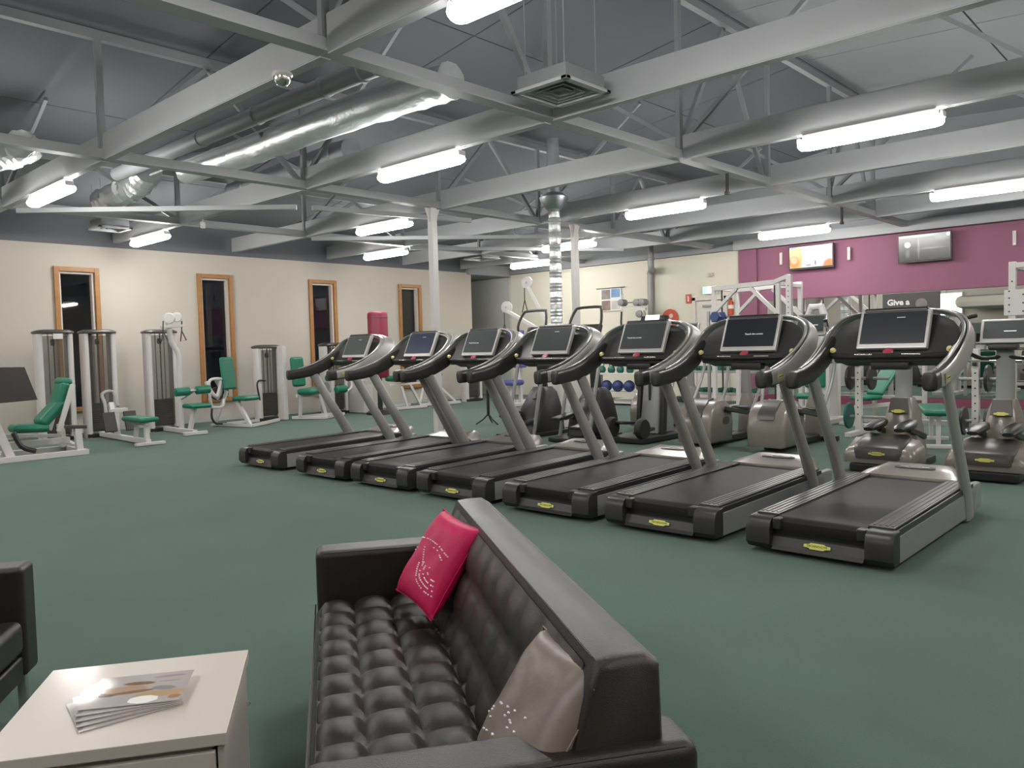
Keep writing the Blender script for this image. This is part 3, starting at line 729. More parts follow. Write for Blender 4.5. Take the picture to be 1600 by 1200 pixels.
def make_synchro():          # rear flywheel housing towards the camera, moving arms, console
    t = thing('cross_trainer', '', 'cross trainer', group='cross trainers with rear drum housings')
    b = MB(); pr = [(-.28, .08), (-.30, .30), (-.24, .50), (-.08, .62), (.12, .64), (.28, .54), (.34, .34), (.32, .08)]
    b.loft([[(x*k, y, .34+(z-.34)*k) for x, z in pr] for y, k in ((-.25, .90), (-.235, .97), (-.21, 1), (.21, 1), (.235, .97), (.25, .90))])
    h = obj('drum_housing', b, 'tan', t, 40)
    cv = MB(); cv.loft([[(x, y, z) for x, z in ((-.285, .42), (-.258, .50), (-.09, .632), (.06, .655), (.06, .62), (-.08, .60), (-.22, .48))] for y in (-.11, -.10, .10, .11)]); cc = obj('housing_cover', cv, 'tan_dark', h, 40)
    badge(cc, frame((-.285, 0, .475), (0, -1, 0), (.35, 0, 1)), .11, .03, 'silver')
    for s in (-1, 1):
        ov = MB(); ov.prism([(.12+.085*math.copysign(abs(math.cos(a))**.7, math.cos(a)), s*.250, .36+.05*math.copysign(abs(math.sin(a))**.7, math.sin(a))) for a in [k*PI/9 for k in range(18)]], (0, s*.006, 0)); obj('logo_plaque', ov, 'tan_dark', h)
        obj('pedal_arm', MB().beam((.05, s*.29, .52), (.86, s*.22, .40), .045, .06, .012), 'dark', t)
        b = MB(); b.loft(srect([(.50, s*.18, .50), (.56, s*.18, .49), (.80, s*.18, .47), (.88, s*.18, .48)], [.05, .08, .08, .05], [.02, .035, .035, .025], [(0, 0, 1)]*4, 12, 2.6)); obj('foot_plate', b, 'dark', t)
        b = MB(); b.tube(smooth([(.88, s*.24, .42), (1.16, s*.27, .85), (1.20, s*.29, 1.2), (1.02, s*.30, 1.45), (.94, s*.27, 1.62)], 4), [.024]*17, 8); obj('swing_arm', b, 'silver_dark', t)
        b = MB(); b.tube([(1.02, s*.30, 1.45), (.96, s*.28, 1.58), (.94, s*.27, 1.66)], .027, 8); obj('hand_grip', b, 'dark', t)
    obj('base_frame', MB().box((.62, 0, .07), (1.50, .20, .09), .02).box((1.30, 0, .05), (.10, .60, .08), .02), 'dark', t)
    obj('front_housing', MB().loft(srect([(1.28, 0, .08), (1.27, 0, .5), (1.24, 0, .66)], [.15, .12, .06], [.14, .11, .06], [(1, 0, 0)]*3, 12, 3)), 'tan', t)
    obj('neck', MB().loft(srect([(1.24, 0, .55), (1.20, 0, 1.0), (1.15, 0, 1.48)], [.07, .06, .06], [.05, .045, .04], [(1, 0, 0)]*3, 10, 3)), 'silver_dark', t)
    console_unit(t, 1.12, 1.60, .38, .26, 'rim')
    return t
s0 = make_synchro(); s0.location = (9.42, 5.28, 0); s0['label'] = 'rounded drum cross trainer seen between the uprights of the second and third nearest treadmills'
dup(s0, (9.50, 4.33, 0), 0, 'rounded drum cross trainer seen between the two nearest treadmills')
def make_wave():             # tall narrow trainer with central column and hoops
    t = thing('stepper', '', 'stepper', group='steppers with tall hoop handrails')
    b = MB(); rings = []
    for z, hw, x0, x1 in ((.06, .24, .10, .80), (.30, .24, .16, .78), (.50, .22, .30, .74), (.68, .18, .42, .70), (.76, .12, .46, .66)):
        rings.append([(x0, -hw*.8, z), (x0+.05, -hw, z), (x1, -hw, z), (x1+.02, -hw*.7, z), (x1+.02, hw*.7, z), (x1, hw, z), (x0+.05, hw, z), (x0, hw*.8, z)])
    b.loft(rings); h = obj('body_housing', b, 'charcoal', t, 45)
    badge(h, frame((.34, 0, .60), (0, -1, 0), (.5, 0, 1)), .12, .035, 'silver')
    obj('base_frame', MB().box((.30, 0, .04), (1.1, .55, .06), .015), 'dark', t)
    for s in (-1, 1):
        obj('pedal', MB().box((-.02, s*.17, .30+.06*s), (.36, .17, .05), .02, (0, -.15, 0)), 'dark', t)
        obj('pedal_arm', MB().beam((.02, s*.17, .27+.06*s), (.50, s*.17, .40), .05, .06, .01), 'silver_dark', t)
        b = MB(); b.tube([(.02, s*.27, .05), (.14, s*.27, .55), (.30, s*.27, 1.12)], .028, 8); obj('side_rail', b, 'silver_dark', t)
    obj('neck', MB().loft(srect([(.58, 0, .70), (.54, 0, 1.1), (.48, 0, 1.46)], [.09, .08, .08], [.05, .045, .04], [(1, 0, 0)]*3, 10, 3)), 'charcoal', t)
    console_unit(t, .42, 1.60, .36, .20, 'charcoal')
    b = MB(); b.tube(smooth([(.50, .27, 1.28), (.40, .29, 1.50), (.34, .29, 1.72), (.42, .24, 1.92), (.46, .17, 1.96), (.46, -.17, 1.96), (.42, -.24, 1.92), (.34, -.29, 1.72), (.22, -.30, 1.55), (.10, -.29, 1.38), (.22, -.27, 1.24)], 4), .021, 8)
    obj('hoop_handle', b, 'tan_dark', t)
    return t
w0 = make_wave(); w0.location = (8.98, 8.22, 0); w0['label'] = 'stepper with tall hoop handle behind the third and middle treadmills'
dup(w0, (9.00, 7.18, 0), 0, 'stepper with tall hoop handle right of the vertical foil duct')
def make_ladder():           # dark upright cross trainer with white sheet on the console
    t = thing('upright_trainer', 'dark upright trainer with a white sheet on its console, behind the fourth and fifth treadmills', 'trainer', (9.6, 6.38, 0))
    b = MB(); rings = []
    for z, hw, x0, x1 in ((.10, .16, .12, .60), (.40, .15, .18, .56), (.90, .13, .24, .50), (1.0, .09, .30, .46)):
        rings.append([(x0, -hw*.8, z), (x0+.03, -hw, z), (x1, -hw, z), (x1, hw, z), (x0+.03, hw, z), (x0, hw*.8, z)])
    b.loft(rings); h = obj('body_housing', b, 'silver_dark', t, 45)
    obj('vent_slot', MB().box((.205, 0, .72), (.02, .035, .30), .005), 'dark', h)
    obj('bottle_holder', MB().box((.20, 0, .92), (.05, .16, .06), .01), 'dark', t)
    obj('base_frame', MB().box((.20, 0, .05), (1.3, .62, .08), .02), 'dark', t)
    for s in (-1, 1):
        obj('guide_column', MB().beam((.22, s*.21, .08), (.34, s*.20, 1.25), .07, .09, .02), 'dark', t)
        obj('foot_plate', MB().box((-.20, s*.16, .22+.05*s), (.36, .15, .05), .02, (0, .1*s, 0)), 'dark', t)
        obj('flywheel', MB().lathe([(0, .05), (.13, .05), (.15, .02), (.15, -.02), (.13, -.05), (0, -.05)], (-.40, s*.26, .22), (0, 1, 0), 22), 'rubber', t)
        b = MB(); b.tube(smooth([(.34, s*.21, 1.1), (.26, s*.32, 1.30), (.12, s*.33, 1.50), (.16, s*.29, 1.72)], 4), .021, 8); obj('handle', b, 'dark', t)
    obj('neck', MB().box((.36, 0, 1.25), (.07, .14, .6), .02), 'charcoal', t)
    c = console_unit(t, .30, 1.66, .42, .28, 'charcoal', 'screen_grey', .4, False)
    mt = frame((.293, 0, 1.72), (0, -1, 0), (.4, 0, 1)); obj('glowing_paper_note', MB().box(mt @ Vector((0, .04, .006)), (.24, .12, .002), 0, mt.to_3x3()), 'glow_white', c)  # sheet is paper; its brightness is added as emission
    return t
make_ladder()
t = dup(s0, (10.85, 7.02, 0), 0, 'rounded drum cross trainer set further back with a silver framed screen')
tp = thing('cable_tripod', 'thin black stand on three feet behind the fourth treadmill', 'stand', (10.2, 10.1, 0))
obj('pole', MB().cyl((0, 0, .16), (0, 0, .95), .028), 'dark', tp)
for k in range(3):
    a = k*2*PI/3+.5; obj('foot', MB().tube([(0, 0, .20), (.10*math.cos(a), .10*math.sin(a), .10), (.24*math.cos(a), .24*math.sin(a), .015)], .014, 7), 'dark', tp)

# ================================================================== STRENGTH MACHINES AT THE LEFT WALL
def stack_tower(t, cx, cy_, w_, h_, cap='tan_dark', face=-1, stack_h=.55, side='white', label=None):
    """weight tower, front towards -y"""
    for s in (-1, 1):
        b = MB(); b.loft([[(cx+s*(w_/2-.055)+.055*math.copysign(abs(math.cos(a))**.7, math.cos(a)), cy_+.13*math.copysign(abs(math.sin(a))**.7, math.sin(a)), z) for a in [k*PI/8 for k in range(16)]] for z in (.0, h_-.07)])
        obj('side_column', b, side, t, 40)
    b = MB(); b.loft([[(cx+(w_/2+.03)*k*math.copysign(abs(math.cos(a))**.6, math.cos(a)), cy_+.18*k*math.copysign(abs(math.sin(a))**.6, math.sin(a)), z) for a in [j*PI/10 for j in range(20)]] for z, k in ((h_-.075, .94), (h_-.06, 1), (h_-.035, .97), (h_-.008, .75), (h_, .4))])
    obj('top_cap', b, cap, t, 50)
    obj('guard', MB().box((cx, cy_-.10, (h_-.1+.12)/2), (w_-.20, .006, h_-.24)), 'smoke', t)
    ws = MB(); n = 14
    for k in range(n): ws.box((cx, cy_, .10+stack_h*(k+.5)/n), (w_-.24, .13, stack_h/n-.006))
    o = obj('weight_stack', ws, 'plate', t); o['kind'] = 'stuff'
    for s in (-1, 1): obj('guide_rod', MB().cyl((cx+s*.08, cy_, .05), (cx+s*.08, cy_, h_-.08), .010, n=8), 'chrome', t)
    obj('cable', MB().cyl((cx, cy_-.02, .10+stack_h), (cx, cy_-.02, h_-.08), .012, n=8), 'dark', t)
    obj('tower_base', MB().box((cx, cy_, .035), (w_-.02, .26, .07), .01), 'dark', t)
    obj('pulley', MB().lathe([(0, .02), (.055, .02), (.05, 0), (.055, -.02), (0, -.02)], (cx-.03, cy_-.06, h_-.22), (1, 0, 0), 16), 'dark', t)
def bar(t, name, pts, r=.03, m='white', sm=False, n=8):
    return obj(name, MB().tube(smooth(pts, 3) if sm else pts, r, n), m, t)
def sq(t, name, a, b, w_=.06, m='white', h_=None): return obj(name, MB().beam(a, b, w_, h_ or w_, .008), m, t)
def pad(t, name, c, d, rot=(0, 0, 0), m='green', ribs=0):
    o = obj(name, MB().box(c, d, min(d)*.45, rot, 3), m, t, 60)
    if ribs:
        R = Euler(rot).to_matrix()
        for k in range(ribs):
            z = (k/(ribs-1)-.5)*d[2]*.35+d[2]*.22
            obj('pad_seam', MB().box(Vector(c)+R @ Vector((0, -d[1]/2-.001, z)), (d[0]*.7, .004, .006), 0, R), 'db_green', o)
    return o
def roller(t, a, b, r=.06, m='green'):
    a, b = Vector(a), Vector(b); L = (b-a).length
    return obj('roller_pad', MB().lathe([(0, 0), (r*.8, 0), (r, .012), (r, L-.012), (r*.8, L), (0, L)], a, b-a, 16), m, t, 50)

# --- leg press at the far left
t = thing('leg_press', 'white leg press with green seat and wide dark shield at the left edge', 'leg press', (3.55, 12.9, 0))
for yy in (-.55, .25): sq(t, 'base_rail', (-1.0, yy, .04), (.62, yy, .04), .08)
for x in (-.5, .58): sq(t, 'cross_rail', (x, -.55, .045), (x, .25, .045), .07)
sq(t, 'rear_post', (.52, -.50, .06), (.50, -.50, .42), .09); sq(t, 'rear_post', (.52, .2, .06), (.50, .2, .42), .09)
sq(t, 'rear_plate', (.34, -.50, .42), (.62, -.50, .40), .10, 'tan_dark', .05)
sq(t, 'seat_rail', (-.75, -.15, .20), (.50, -.15, .20), .09); sq(t, 'front_leg', (-.35, -.45, .06), (-.52, -.45, .55), .11); sq(t, 'side_rail', (-.4, -.45, .36), (.30, -.45, .30), .05, 'silver')
bar(t, 'guard_tube', [(-.30, -.48, .40), (-.22, -.50, .20), (-.05, -.50, .12)], .035, 'dark', True)
pad(t, 'seat', (-.02, -.15, .42), (.46, .36, .12), (0, .05, 0))
pad(t, 'lower_back_pad', (.26, -.15, .62), (.16, .36, .46), (0, .75, 0)); pad(t, 'upper_back_pad', (.40, -.15, .88), (.15, .34, .40), (0, .30, 0)); pad(t, 'head_pad', (.46, -.15, 1.06), (.18, .30, .12), (0, .1, 0))
sq(t, 'back_frame', (.30, -.36, .35), (.52, -.36, 1.02), .04, 'white', .07); sq(t, 'back_frame', (.30, .06, .35), (.52, .06, 1.02), .04, 'white', .07)
b = MB(); b.prism([(-1.05, -.62, .80), (-.02, -.62, .84), (-.16, -.62, 1.30), (-1.05, -.62, 1.32)], (0, .05, 0), .01); s_ = obj('shield', b, 'brown_board', t)
bar(s_, 'shield_handle', [(-.52, -.65, 1.07), (-.54, -.65, 1.24)], .028, 'white', False, 10)
sq(t, 'shield_post', (-.75, -.50, .06), (-.78, -.52, 1.0), .07); sq(t, 'shield_post', (-.50, -.50, .10), (-.62, -.52, .8), .06); bar(t, 'push_arm', [(-.70, -.40, .3), (-.55, -.42, .52), (-.72, -.40, .75), (-.70, -.4, .95)], .035, 'silver', True)
t = thing('weight_tower', 'white weight tower with paper label, left of the two in front of the first window', 'weight tower', (4.56, 14.9, 0))
stack_tower(t, 0, 0, .58, 1.9, stack_h=.5); obj('label_card', MB().box((.02, -.19, 1.78), (.15, .01, .09), .002), 'paper', t)
sq(t, 'foot_beam', (0, -.1, .04), (-.25, -1.6, .04), .07)
# --- seated row
t = thing('seated_row', 'white seated row machine with low green bench, beside the first window', 'row machine', (5.27, 14.9, 0))
stack_tower(t, 0, 0, .56, 1.9, stack_h=.5)
sq(t, 'bench_rail', (-.05, -.1, .06), (-.12, -2.28, .06), .08); sq(t, 'bench_leg', (-.12, -2.22, .06), (-.12, -2.20, .34), .07); sq(t, 'bench_leg', (-.10, -1.72, .06), (-.10, -1.80, .34), .06)
sq(t, 'bench_top_rail', (-.10, -1.66, .34), (-.12, -2.26, .34), .06); pad(t, 'bench_pad', (-.11, -1.96, .405), (.32, .72, .08))
obj('foot_bar', MB().box((-.10, -2.28, .03), (.46, .08, .05), .01), 'white', t)
for s in (-1, 1): obj('foot_plate', MB().box((-.06+s*.17, -1.02, .32), (.20, .05, .34), .01, (-.35, 0, 0)), 'brown_board', t)
sq(t, 'arm_post', (-.06, -.9, .06), (-.06, -.62, .62), .08); bar(t, 'row_arm', [(-.2, -.8, .35), (-.16, -.66, .6), (-.16, -.55, .78), (.04, -.5, .80), (.06, -.62, .55)], .03, 'silver', True)
sq(t, 'plate_link', (-.2, -.95, .5), (.1, -.9, .5), .07, 'white')
# --- lat machine
t = thing('lat_machine', 'tall white pulldown machine with green rollers and black handles, between the first two windows', 'pulldown machine', (6.36, 14.9, 0))
stack_tower(t, 0, 0, .58, 1.9, stack_h=.5)
sq(t, 'base_rail', (-.02, -.1, .05), (-.05, -1.42, .05), .08); obj('base_foot', MB().box((-.05, -1.42, .035), (.42, .08, .06), .01), 'white', t)
bar(t, 'main_post', [(.10, -.55, .05), (.10, -.55, 1.0), (.10, -.55, 1.42), (-.02, -.55, 1.66), (-.06, -.55, 2.05)], .048, 'white', True, 10)
b = MB(); b.lathe([(0, .03), (.09, .03), (.10, 0), (.09, -.03), (0, -.03)], (-.06, -.60, 2.08), (.6, 1, 0), 16); obj('pulley_head', b, 'white', t)
b = MB(); b.lathe([(0, .03), (.08, .03), (.09, 0), (.08, -.03), (0, -.03)], (.07, -.62, 2.10), (.6, 1, 0), 16); obj('pulley_head', b, 'white', t)
sq(t, 'head_bracket', (-.22, -.60, 1.92), (.20, -.62, 1.95), .05)
for x in (-.18, .16): bar(t, 'strap_handle', [(x, -.62, 2.03), (x-.02, -.64, 1.85), (x+.05, -.66, 1.68), (x-.06, -.66, 1.66), (x-.02, -.64, 1.85)], .012, 'dark')
bar(t, 'roller_axle', [(-.22, -1.10, .76), (.40, -1.10, .78)], .022, 'silver'); sq(t, 'seat_post', (0, -1.1, .05), (.05, -1.2, .46), .07); sq(t, 'roller_post', (.10, -.60, .62), (.09, -1.08, .76), .05)
roller(t, (-.24, -1.10, .755), (.02, -1.10, .765), .075); roller(t, (.14, -1.10, .77), (.40, -1.10, .78), .075)
pad(t, 'seat', (.10, -1.2, .50), (.40, .36, .08))
# --- chest press
t = thing('chest_press', 'white seated chest press with ribbed green back pad, below the second window', 'chest press', (7.55, 14.1, 0))
sq(t, 'base_rail', (-.20, .55, .04), (.0, -.32, .04), .06); sq(t, 'base_rail', (.0, -.32, .04), (.98, .38, .04), .06); sq(t, 'base_rail', (-.35, .60, .04), (.68, .62, .04), .05)
sq(t, 'seat_post', (.0, -.25, .05), (-.10, .0, .50), .07); sq(t, 'back_post', (-.35, .45, .05), (-.20, .22, .70), .06); sq(t, 'back_post', (-.20, .24, .6), (-.26, .26, 1.3), .05)
pad(t, 'back_pad', (-.20, .14, 1.04), (.30, .09, .62), (-.12, 0, .2), 'green', 4); pad(t, 'seat', (.02, -.08, .555), (.36, .38, .09), (0, 0, .3))
bar(t, 'press_loop', [(-.30, .15, .93), (-.55, .0, .95), (-.68, -.05, .88), (-.66, -.05, .48), (-.58, 0, .42), (-.36, .1, .42), (-.30, .15, .55)], .028, 'white', True)
bar(t, 'press_arm', [(-.58, .25, .90), (-.52, .2, .70), (-.40, .2, .62), (-.30, .2, .90)], .04, 'white', True); bar(t, 'press_arm', [(-.36, .3, .92), (-.30, .25, .72), (-.40, .25, .55)], .04, 'silver', True)
obj('cam_wheel', MB().lathe([(0, .02), (.13, .02), (.13, -.02), (0, -.02)], (-.36, .28, .66), (0, 1, 0), 18), 'dark', t); bar(t, 'cable_loop', [(-.42, .4, .38), (-.44, .38, .20), (-.36, .38, .08), (-.1, .5, .06)], .022, 'dark', True)
t = thing('weight_tower', 'short white weight tower right of the chest press below the second window', 'weight tower', (8.58, 14.95, 0))
stack_tower(t, 0, 0, .56, 1.58, 'tan_dark', stack_h=.48); bar(t, 'side_handle', [(-.30, -.2, .45), (-.36, -.22, .75), (-.30, -.2, .85), (-.15, -.18, .84)], .018, 'dark', True); obj('side_cover', MB().box((.20, -.24, .78), (.10, .26, 1.54), .02), 'white', t)
# --- leg extension
t = thing('leg_extension', 'white leg extension machine with green seat and two roller pads, below the third window', 'leg extension', (9.20, 14.18, 0))
sq(t, 'base_rail', (-.28, .42, .04), (.14, -.18, .04), .06); sq(t, 'base_rail', (.14, -.18, .04), (.92, .30, .04), .06); sq(t, 'base_rail', (-.28, .42, .04), (.75, .48, .04), .06)
sq(t, 'seat_leg', (-.20, .25, .05), (-.22, .15, .55), .06); sq(t, 'seat_leg', (.2, -.12, .05), (.10, -.05, .52), .06); sq(t, 'seat_rail', (-.3, .2, .5), (.6, .25, .5), .06)
pad(t, 'seat', (-.02, .05, .60), (.52, .40, .12), (0, -.06, .3)); pad(t, 'back_pad', (-.16, .34, 1.0), (.34, .12, .62), (-.1, 0, .25)); bar(t, 'roller_frame', [(.42, 0, .86), (.80, .1, .88), (.96, .1, .78), (.98, .05, .66), (.84, 0, .55), (.55, -.1, .54)], .022, 'white', True)
roller(t, (.28, -.05, .85), (.56, .0, .86), .07); roller(t, (.46, -.12, .60), (.74, -.06, .60), .08); obj('cam_wheel', MB().lathe([(0, .02), (.10, .02), (.10, -.02), (0, -.02)], (.34, .1, .66), (0, 1, 0), 18), 'silver', t)
t = thing('weight_tower', 'white weight tower in front of the third window, behind the leg extension', 'weight tower', (10.25, 15.0, 0))
stack_tower(t, 0, 0, .62, 1.60, 'dark'); obj('side_cover', MB().box((-.25, -.22, .42), (.10, .22, .82), .02), 'white', t); obj('side_cover', MB().box((.42, -.30, .38), (.12, .6, .74), .02), 'white', t)
# --- leg curl bench and the machine by the fourth window
t = thing('leg_curl_bench', 'white framed machine with dark green seat below the fourth window', 'bench', (11.95, 14.5, 0))
sq(t, 'base_rail', (-.6, .0, .04), (.5, -.1, .04), .06); sq(t, 'base_rail', (-.5, .7, .04), (.7, .75, .04), .06); sq(t, 'leg', (-.05, -.05, .05), (-.18, .0, .55), .06); sq(t, 'leg', (.45, .05, .05), (.15, .1, .60), .06)
sq(t, 'side_bar', (-.5, .05, .58), (.55, .1, .60), .05); pad(t, 'seat', (-.20, .15, .72), (.42, .40, .14), (0, .1, 0)); bar(t, 'seat_rod', [(.02, .1, .62), (.0, .12, .8)], .018, 'dark'); sq(t, 'stack_cover', (-.95, .45, .02), (-.95, .45, .62), .42, 'white', .25)
t = thing('weight_bench', 'low white frame machine behind the near white post', 'bench', (13.1, 14.7, 0))
sq(t, 'base_rail', (-.55, .05, .05), (.6, -.15, .05), .07); sq(t, 'back_brace', (-.52, .1, .06), (-.1, .35, .7), .05); sq(t, 'back_brace', (.5, -.1, .06), (.05, .35, .7), .05); sq(t, 'upright', (0, .35, .04), (0, .35, .74), .07); pad(t, 'seat', (0, .2, .76), (.4, .35, .08))
t = thing('weight_tower', 'low white weight tower with dark stack at the left wall corner', 'weight tower', (14.55, 15.0, 0))
stack_tower(t, 0, 0, .60, 1.25, 'white', stack_h=.6); sq(t, 'side_frame', (.45, -.3, .04), (1.0, -.3, .04), .06); sq(t, 'side_frame', (.95, -.3, .04), (.95, -.3, .5), .05); sq(t, 'side_frame', (.3, -.3, .5), (.95, -.3, .5), .05); sq(t, 'side_frame', (.3, -.3, .32), (.8, -.3, .32), .05)
# --- punching bag
t = thing('punching_bag', 'tall burgundy punching bag on a black post behind the far left treadmill', 'punching bag', (10.72, 13.95, 0))
obj('base', MB().lathe([(0, .10), (.18, .10), (.30, .05), (.31, 0), (0, 0)], (0, 0, 0), n=24), 'dark', t)
obj('post', MB().cyl((0, 0, .08), (0, 0, .86), .055), 'dark', t)
obj('bag', MB().lathe([(0, .80), (.17, .80), (.215, .84), (.22, 1.2), (.22, 2.18), (.212, 2.22), (.19, 2.24), (0, 2.24)], (0, 0, 0), n=28), 'bag', t, 50)
for z in (1.0, 2.12): obj('bag_band', MB().lathe([(.222, -.012), (.225, -.01), (.225, .01), (.222, .012)], (0, 0, z), n=28), 'magenta_trim', t)

# ================================================================== SERVICES UNDER THE ROOF
def duct(name, label, pts, r, m, ribs=True, cat='duct'):
    t = thing(name, label, cat, pts[0]); o = Vector(pts[0]); P = [Vector(p)-o for p in pts]
    sp = smooth(P, 6)
    if name in ('flexible_duct', 'foil_duct'):
        rnd = random.Random(len(label)); fine = smooth(P, 16); am = 1 if name == 'flexible_duct' else .4; rr = [r*(1-.14*am+.20*am*rnd.random()) for _ in fine]; b = MB().tube(fine, rr, 18)
        for v in b.bm.verts: v.co += Vector((rnd.uniform(-1, 1), rnd.uniform(-1, 1), rnd.uniform(-1, 1)))*.018*am
        obj('duct_body', b, m, t, 25); ribs = False
    else: obj('duct_body', MB().tube(sp, r, 20), m, t, 60)
    if ribs:
        L = sum((sp[i+1]-sp[i]).length for i in range(len(sp)-1)); n = max(2, int(L/1.1))
        for k in range(n):
            i = int((k+.5)/n*(len(sp)-1)); d = (sp[i+1]-sp[i]).normalized(); c = sp[i]
            obj('joint_band', MB().lathe([(r+.001, -.03), (r+.012, -.02), (r+.012, .02), (r+.001, .03)], c, d, 18), m, t)
    return t
duct('foil_duct', 'large shiny foil duct behind the big tube light left of centre', [(5.66, 6.0, 4.14), (5.60, 8.0, 4.16), (5.56, 10.2, 4.14), (5.3, 11.3, 4.08)], .19, 'foil')
duct('roof_pipe', 'long grey pipe running under the roof left of the foil duct', [(4.62, 5.9, 4.02), (4.60, 8.0, 4.02), (4.55, 11.8, 4.0)], .095, 'steel')
tag(obj('conduit', MB().cyl((4.80, 5.6, 3.94), (4.76, 11.2, 3.92), .014, n=6), 'steel_light'), 'thin pale conduit along the grey roof pipe', 'conduit')
duct('flexible_duct', 'crumpled foil duct hanging at left above the lat machine', [(4.95, 11.7, 4.12), (5.0, 12.2, 4.0), (4.95, 12.8, 3.92), (5.05, 13.75, 3.95)], .20, 'foil')
duct('flexible_duct', 'crumpled shiny foil duct at the left edge under the roof', [(2.0, 12.9, 4.05), (2.9, 12.2, 4.02), (3.28, 11.5, 4.08), (3.2, 11.3, 4.10)], .19, 'foil')
duct('round_duct', 'dull round duct along the roof left of the near post', [(6.93, 9.5, 4.30), (6.95, 11.0, 4.28), (6.9, 12.9, 4.2)], .17, 'foil_dull')
# vertical foil duct with collar
t = thing('vertical_duct', 'silver corrugated foil duct hanging down beside the second white post', 'duct', (10.47, 8.66, 0))
b = MB(); pr = []; z = 1.0; k = 0
while z < 3.86: pr.append((.098+.010*(k % 2)+.004*math.sin(k*2.3), z)); z += .030; k += 1
b.lathe([(0, 1.0)]+pr+[(0, 3.86)], (0, 0, 0), n=16); obj('corrugated_hose', b, 'foil', t, 20)
obj('collar', MB().lathe([(.10, 3.70), (.13, 3.72), (.23, 3.86), (.25, 3.92), (.12, 4.0), (.10, 4.9), (0, 4.9)], (0, 0, 0), n=18), 'foil_dull', t)
obj('wall_box', MB().box((0, 0, .5), (.30, .30, 1.0), .02), 'white', t)
def diffuser(x, y, s, label, box=False):
    t = thing('air_diffuser', label, 'air vent', (x, y, 3.60), 0, 'square air vents in the ceiling')
    for a in range(4):
        R = Matrix.Rotation(a*PI/2, 3, 'Z'); obj('vent_edge', MB().box(R @ Vector((0, s/2-.03, 0)), (s, .06, .03), .004, R), 'steel_light', t)
    for k in range(1, 4):
        w2 = s/2-.03-k*.065; b = MB()
        for a in range(4):
            R = Matrix.Rotation(a*PI/2, 3, 'Z'); b.prism([R @ Vector(p) for p in ((-w2, w2, .0), (w2, w2, .0), (w2-.045, w2-.045, .05), (-w2+.045, w2-.045, .05))], R @ Vector((0, .004, .006)))
        obj('vane_ring', b, 'steel_light' if k < 3 else 'steel', t)
    obj('plenum_box', MB().box((0, 0, .085), (s-.08, s-.08, .11), .01), 'steel', t)
    for a, b_ in ((1, 1), (1, -1), (-1, 1), (-1, -1)): obj('hanger_rod', MB().cyl((a*s*.35, b_*s*.35, .12), (a*s*.35, b_*s*.35, deckz(y+b_*s*.35)-3.6+.01), .006, n=6), 'steel', t)
diffuser(5.47-.02, 4.40, .62, 'square air vent right of centre near the top of the photo')
diffuser(5.35, 14.30, .55, 'square air vent at left just above the wall top')
diffuser(13.95, 13.9, .70, 'square air vent far back left of the foil duct')
t = thing('dome_camera', 'clear dome camera under the wide pale beam at upper left', 'camera', (3.40, 5.52, 3.575))
obj('mount', MB().lathe([(0, .0), (.075, 0), (.08, -.02), (.07, -.035), (0, -.035)], (0, 0, 0), n=18), 'white', t)
obj('dome', MB().lathe([(.066, -.03), (.064, -.06), (.045, -.09), (.02, -.102), (0, -.104)], (0, 0, 0), n=18), 'chrome', t)
t = thing('motion_sensor', 'small white sensor box hanging above the first gap between windows', 'sensor', (6.03, 12.3, 3.582))
obj('stem', MB().cyl((0, 0, 0), (0, 0, -.06), .012, n=6), 'white', t); obj('sensor_body', MB().box((0, 0, -.10), (.07, .05, .10), .01), 'white', t)
for i, (x, y) in enumerate(((9.6, 5.0), (13.6, 5.0))):
    t = thing('hanger_rod', ['short dark hanger under the truss, left of the tube light near the magenta wall', 'short dark hanger at the far end of the truss over the treadmills'][i], 'hanger', (x, y, 3.59))
    obj('rod', MB().cyl((0, 0, .0), (0, 0, -.24), .022, n=8), 'charcoal', t); obj('clamp', MB().box((0, 0, -.25), (.07, .05, .05), .01), 'charcoal', t)

# ================================================================== FAR WALL
t = sempty('door_1', (17.08, 9.36, 0), 'white painted exit door with pale frame in the far wall')
for yy in (.42, -.42): obj('door_frame', MB().box((-.02, yy, 1.24), (.10, .09, 2.48), .006), 'reveal', t)
obj('door_frame', MB().box((-.02, 0, 2.44), (.10, .93, .09), .006), 'reveal', t)
dl = obj('door_leaf', MB().box((.0, 0, 1.19), (.05, .75, 2.38), .004), 'reveal', t)
obj('door_closer', MB().box((-.06, .05, 2.26), (.06, .26, .05), .008), 'silver_dark', dl); obj('door_handle', MB().box((-.05, -.28, 1.05), (.05, .12, .03), .006), 'chrome', dl)
t = thing('exit_sign', 'lit green exit sign with a white running figure above the far door', 'exit sign', (17.03, 9.34, 2.63))
obj('sign_box', MB().box((0, 0, 0), (.07, .38, .19), .008), 'white', t); fc = obj('sign_face', MB().box((-.038, 0, 0), (.004, .36, .17)), 'exit', t)
obj('white_panel', MB().box((-.041, 0, 0), (.004, .12, .16)), 'glow_white', fc)
rm_ = MB(); rm_.box((-.045, .0, .045), (.003, .024, .024)).beam((-.045, 0, .03), (-.045, .012, -.015), .012, .003).beam((-.045, .012, -.015), (-.045, .035, -.05), .010, .003).beam((-.045, .012, -.015), (-.045, -.02, -.055), .010, .003).beam((-.045, 0, .022), (-.045, .035, .01), .008, .003)
obj('running_figure', rm_, 'exit', fc)
t = thing('emergency_speaker', 'small pale round fitting on the far wall above the exit sign', 'wall fitting', (17.06, 9.36, 3.0)); obj('fitting_plate', MB().box((0, 0, 0), (.05, .16, .10), .015), 'reveal', t); obj('fitting_lens', MB().lathe([(0, .03), (.03, .025), (.035, 0)], (-.02, 0, 0), (-1, 0, 0), 12), 'wall_grey', t)
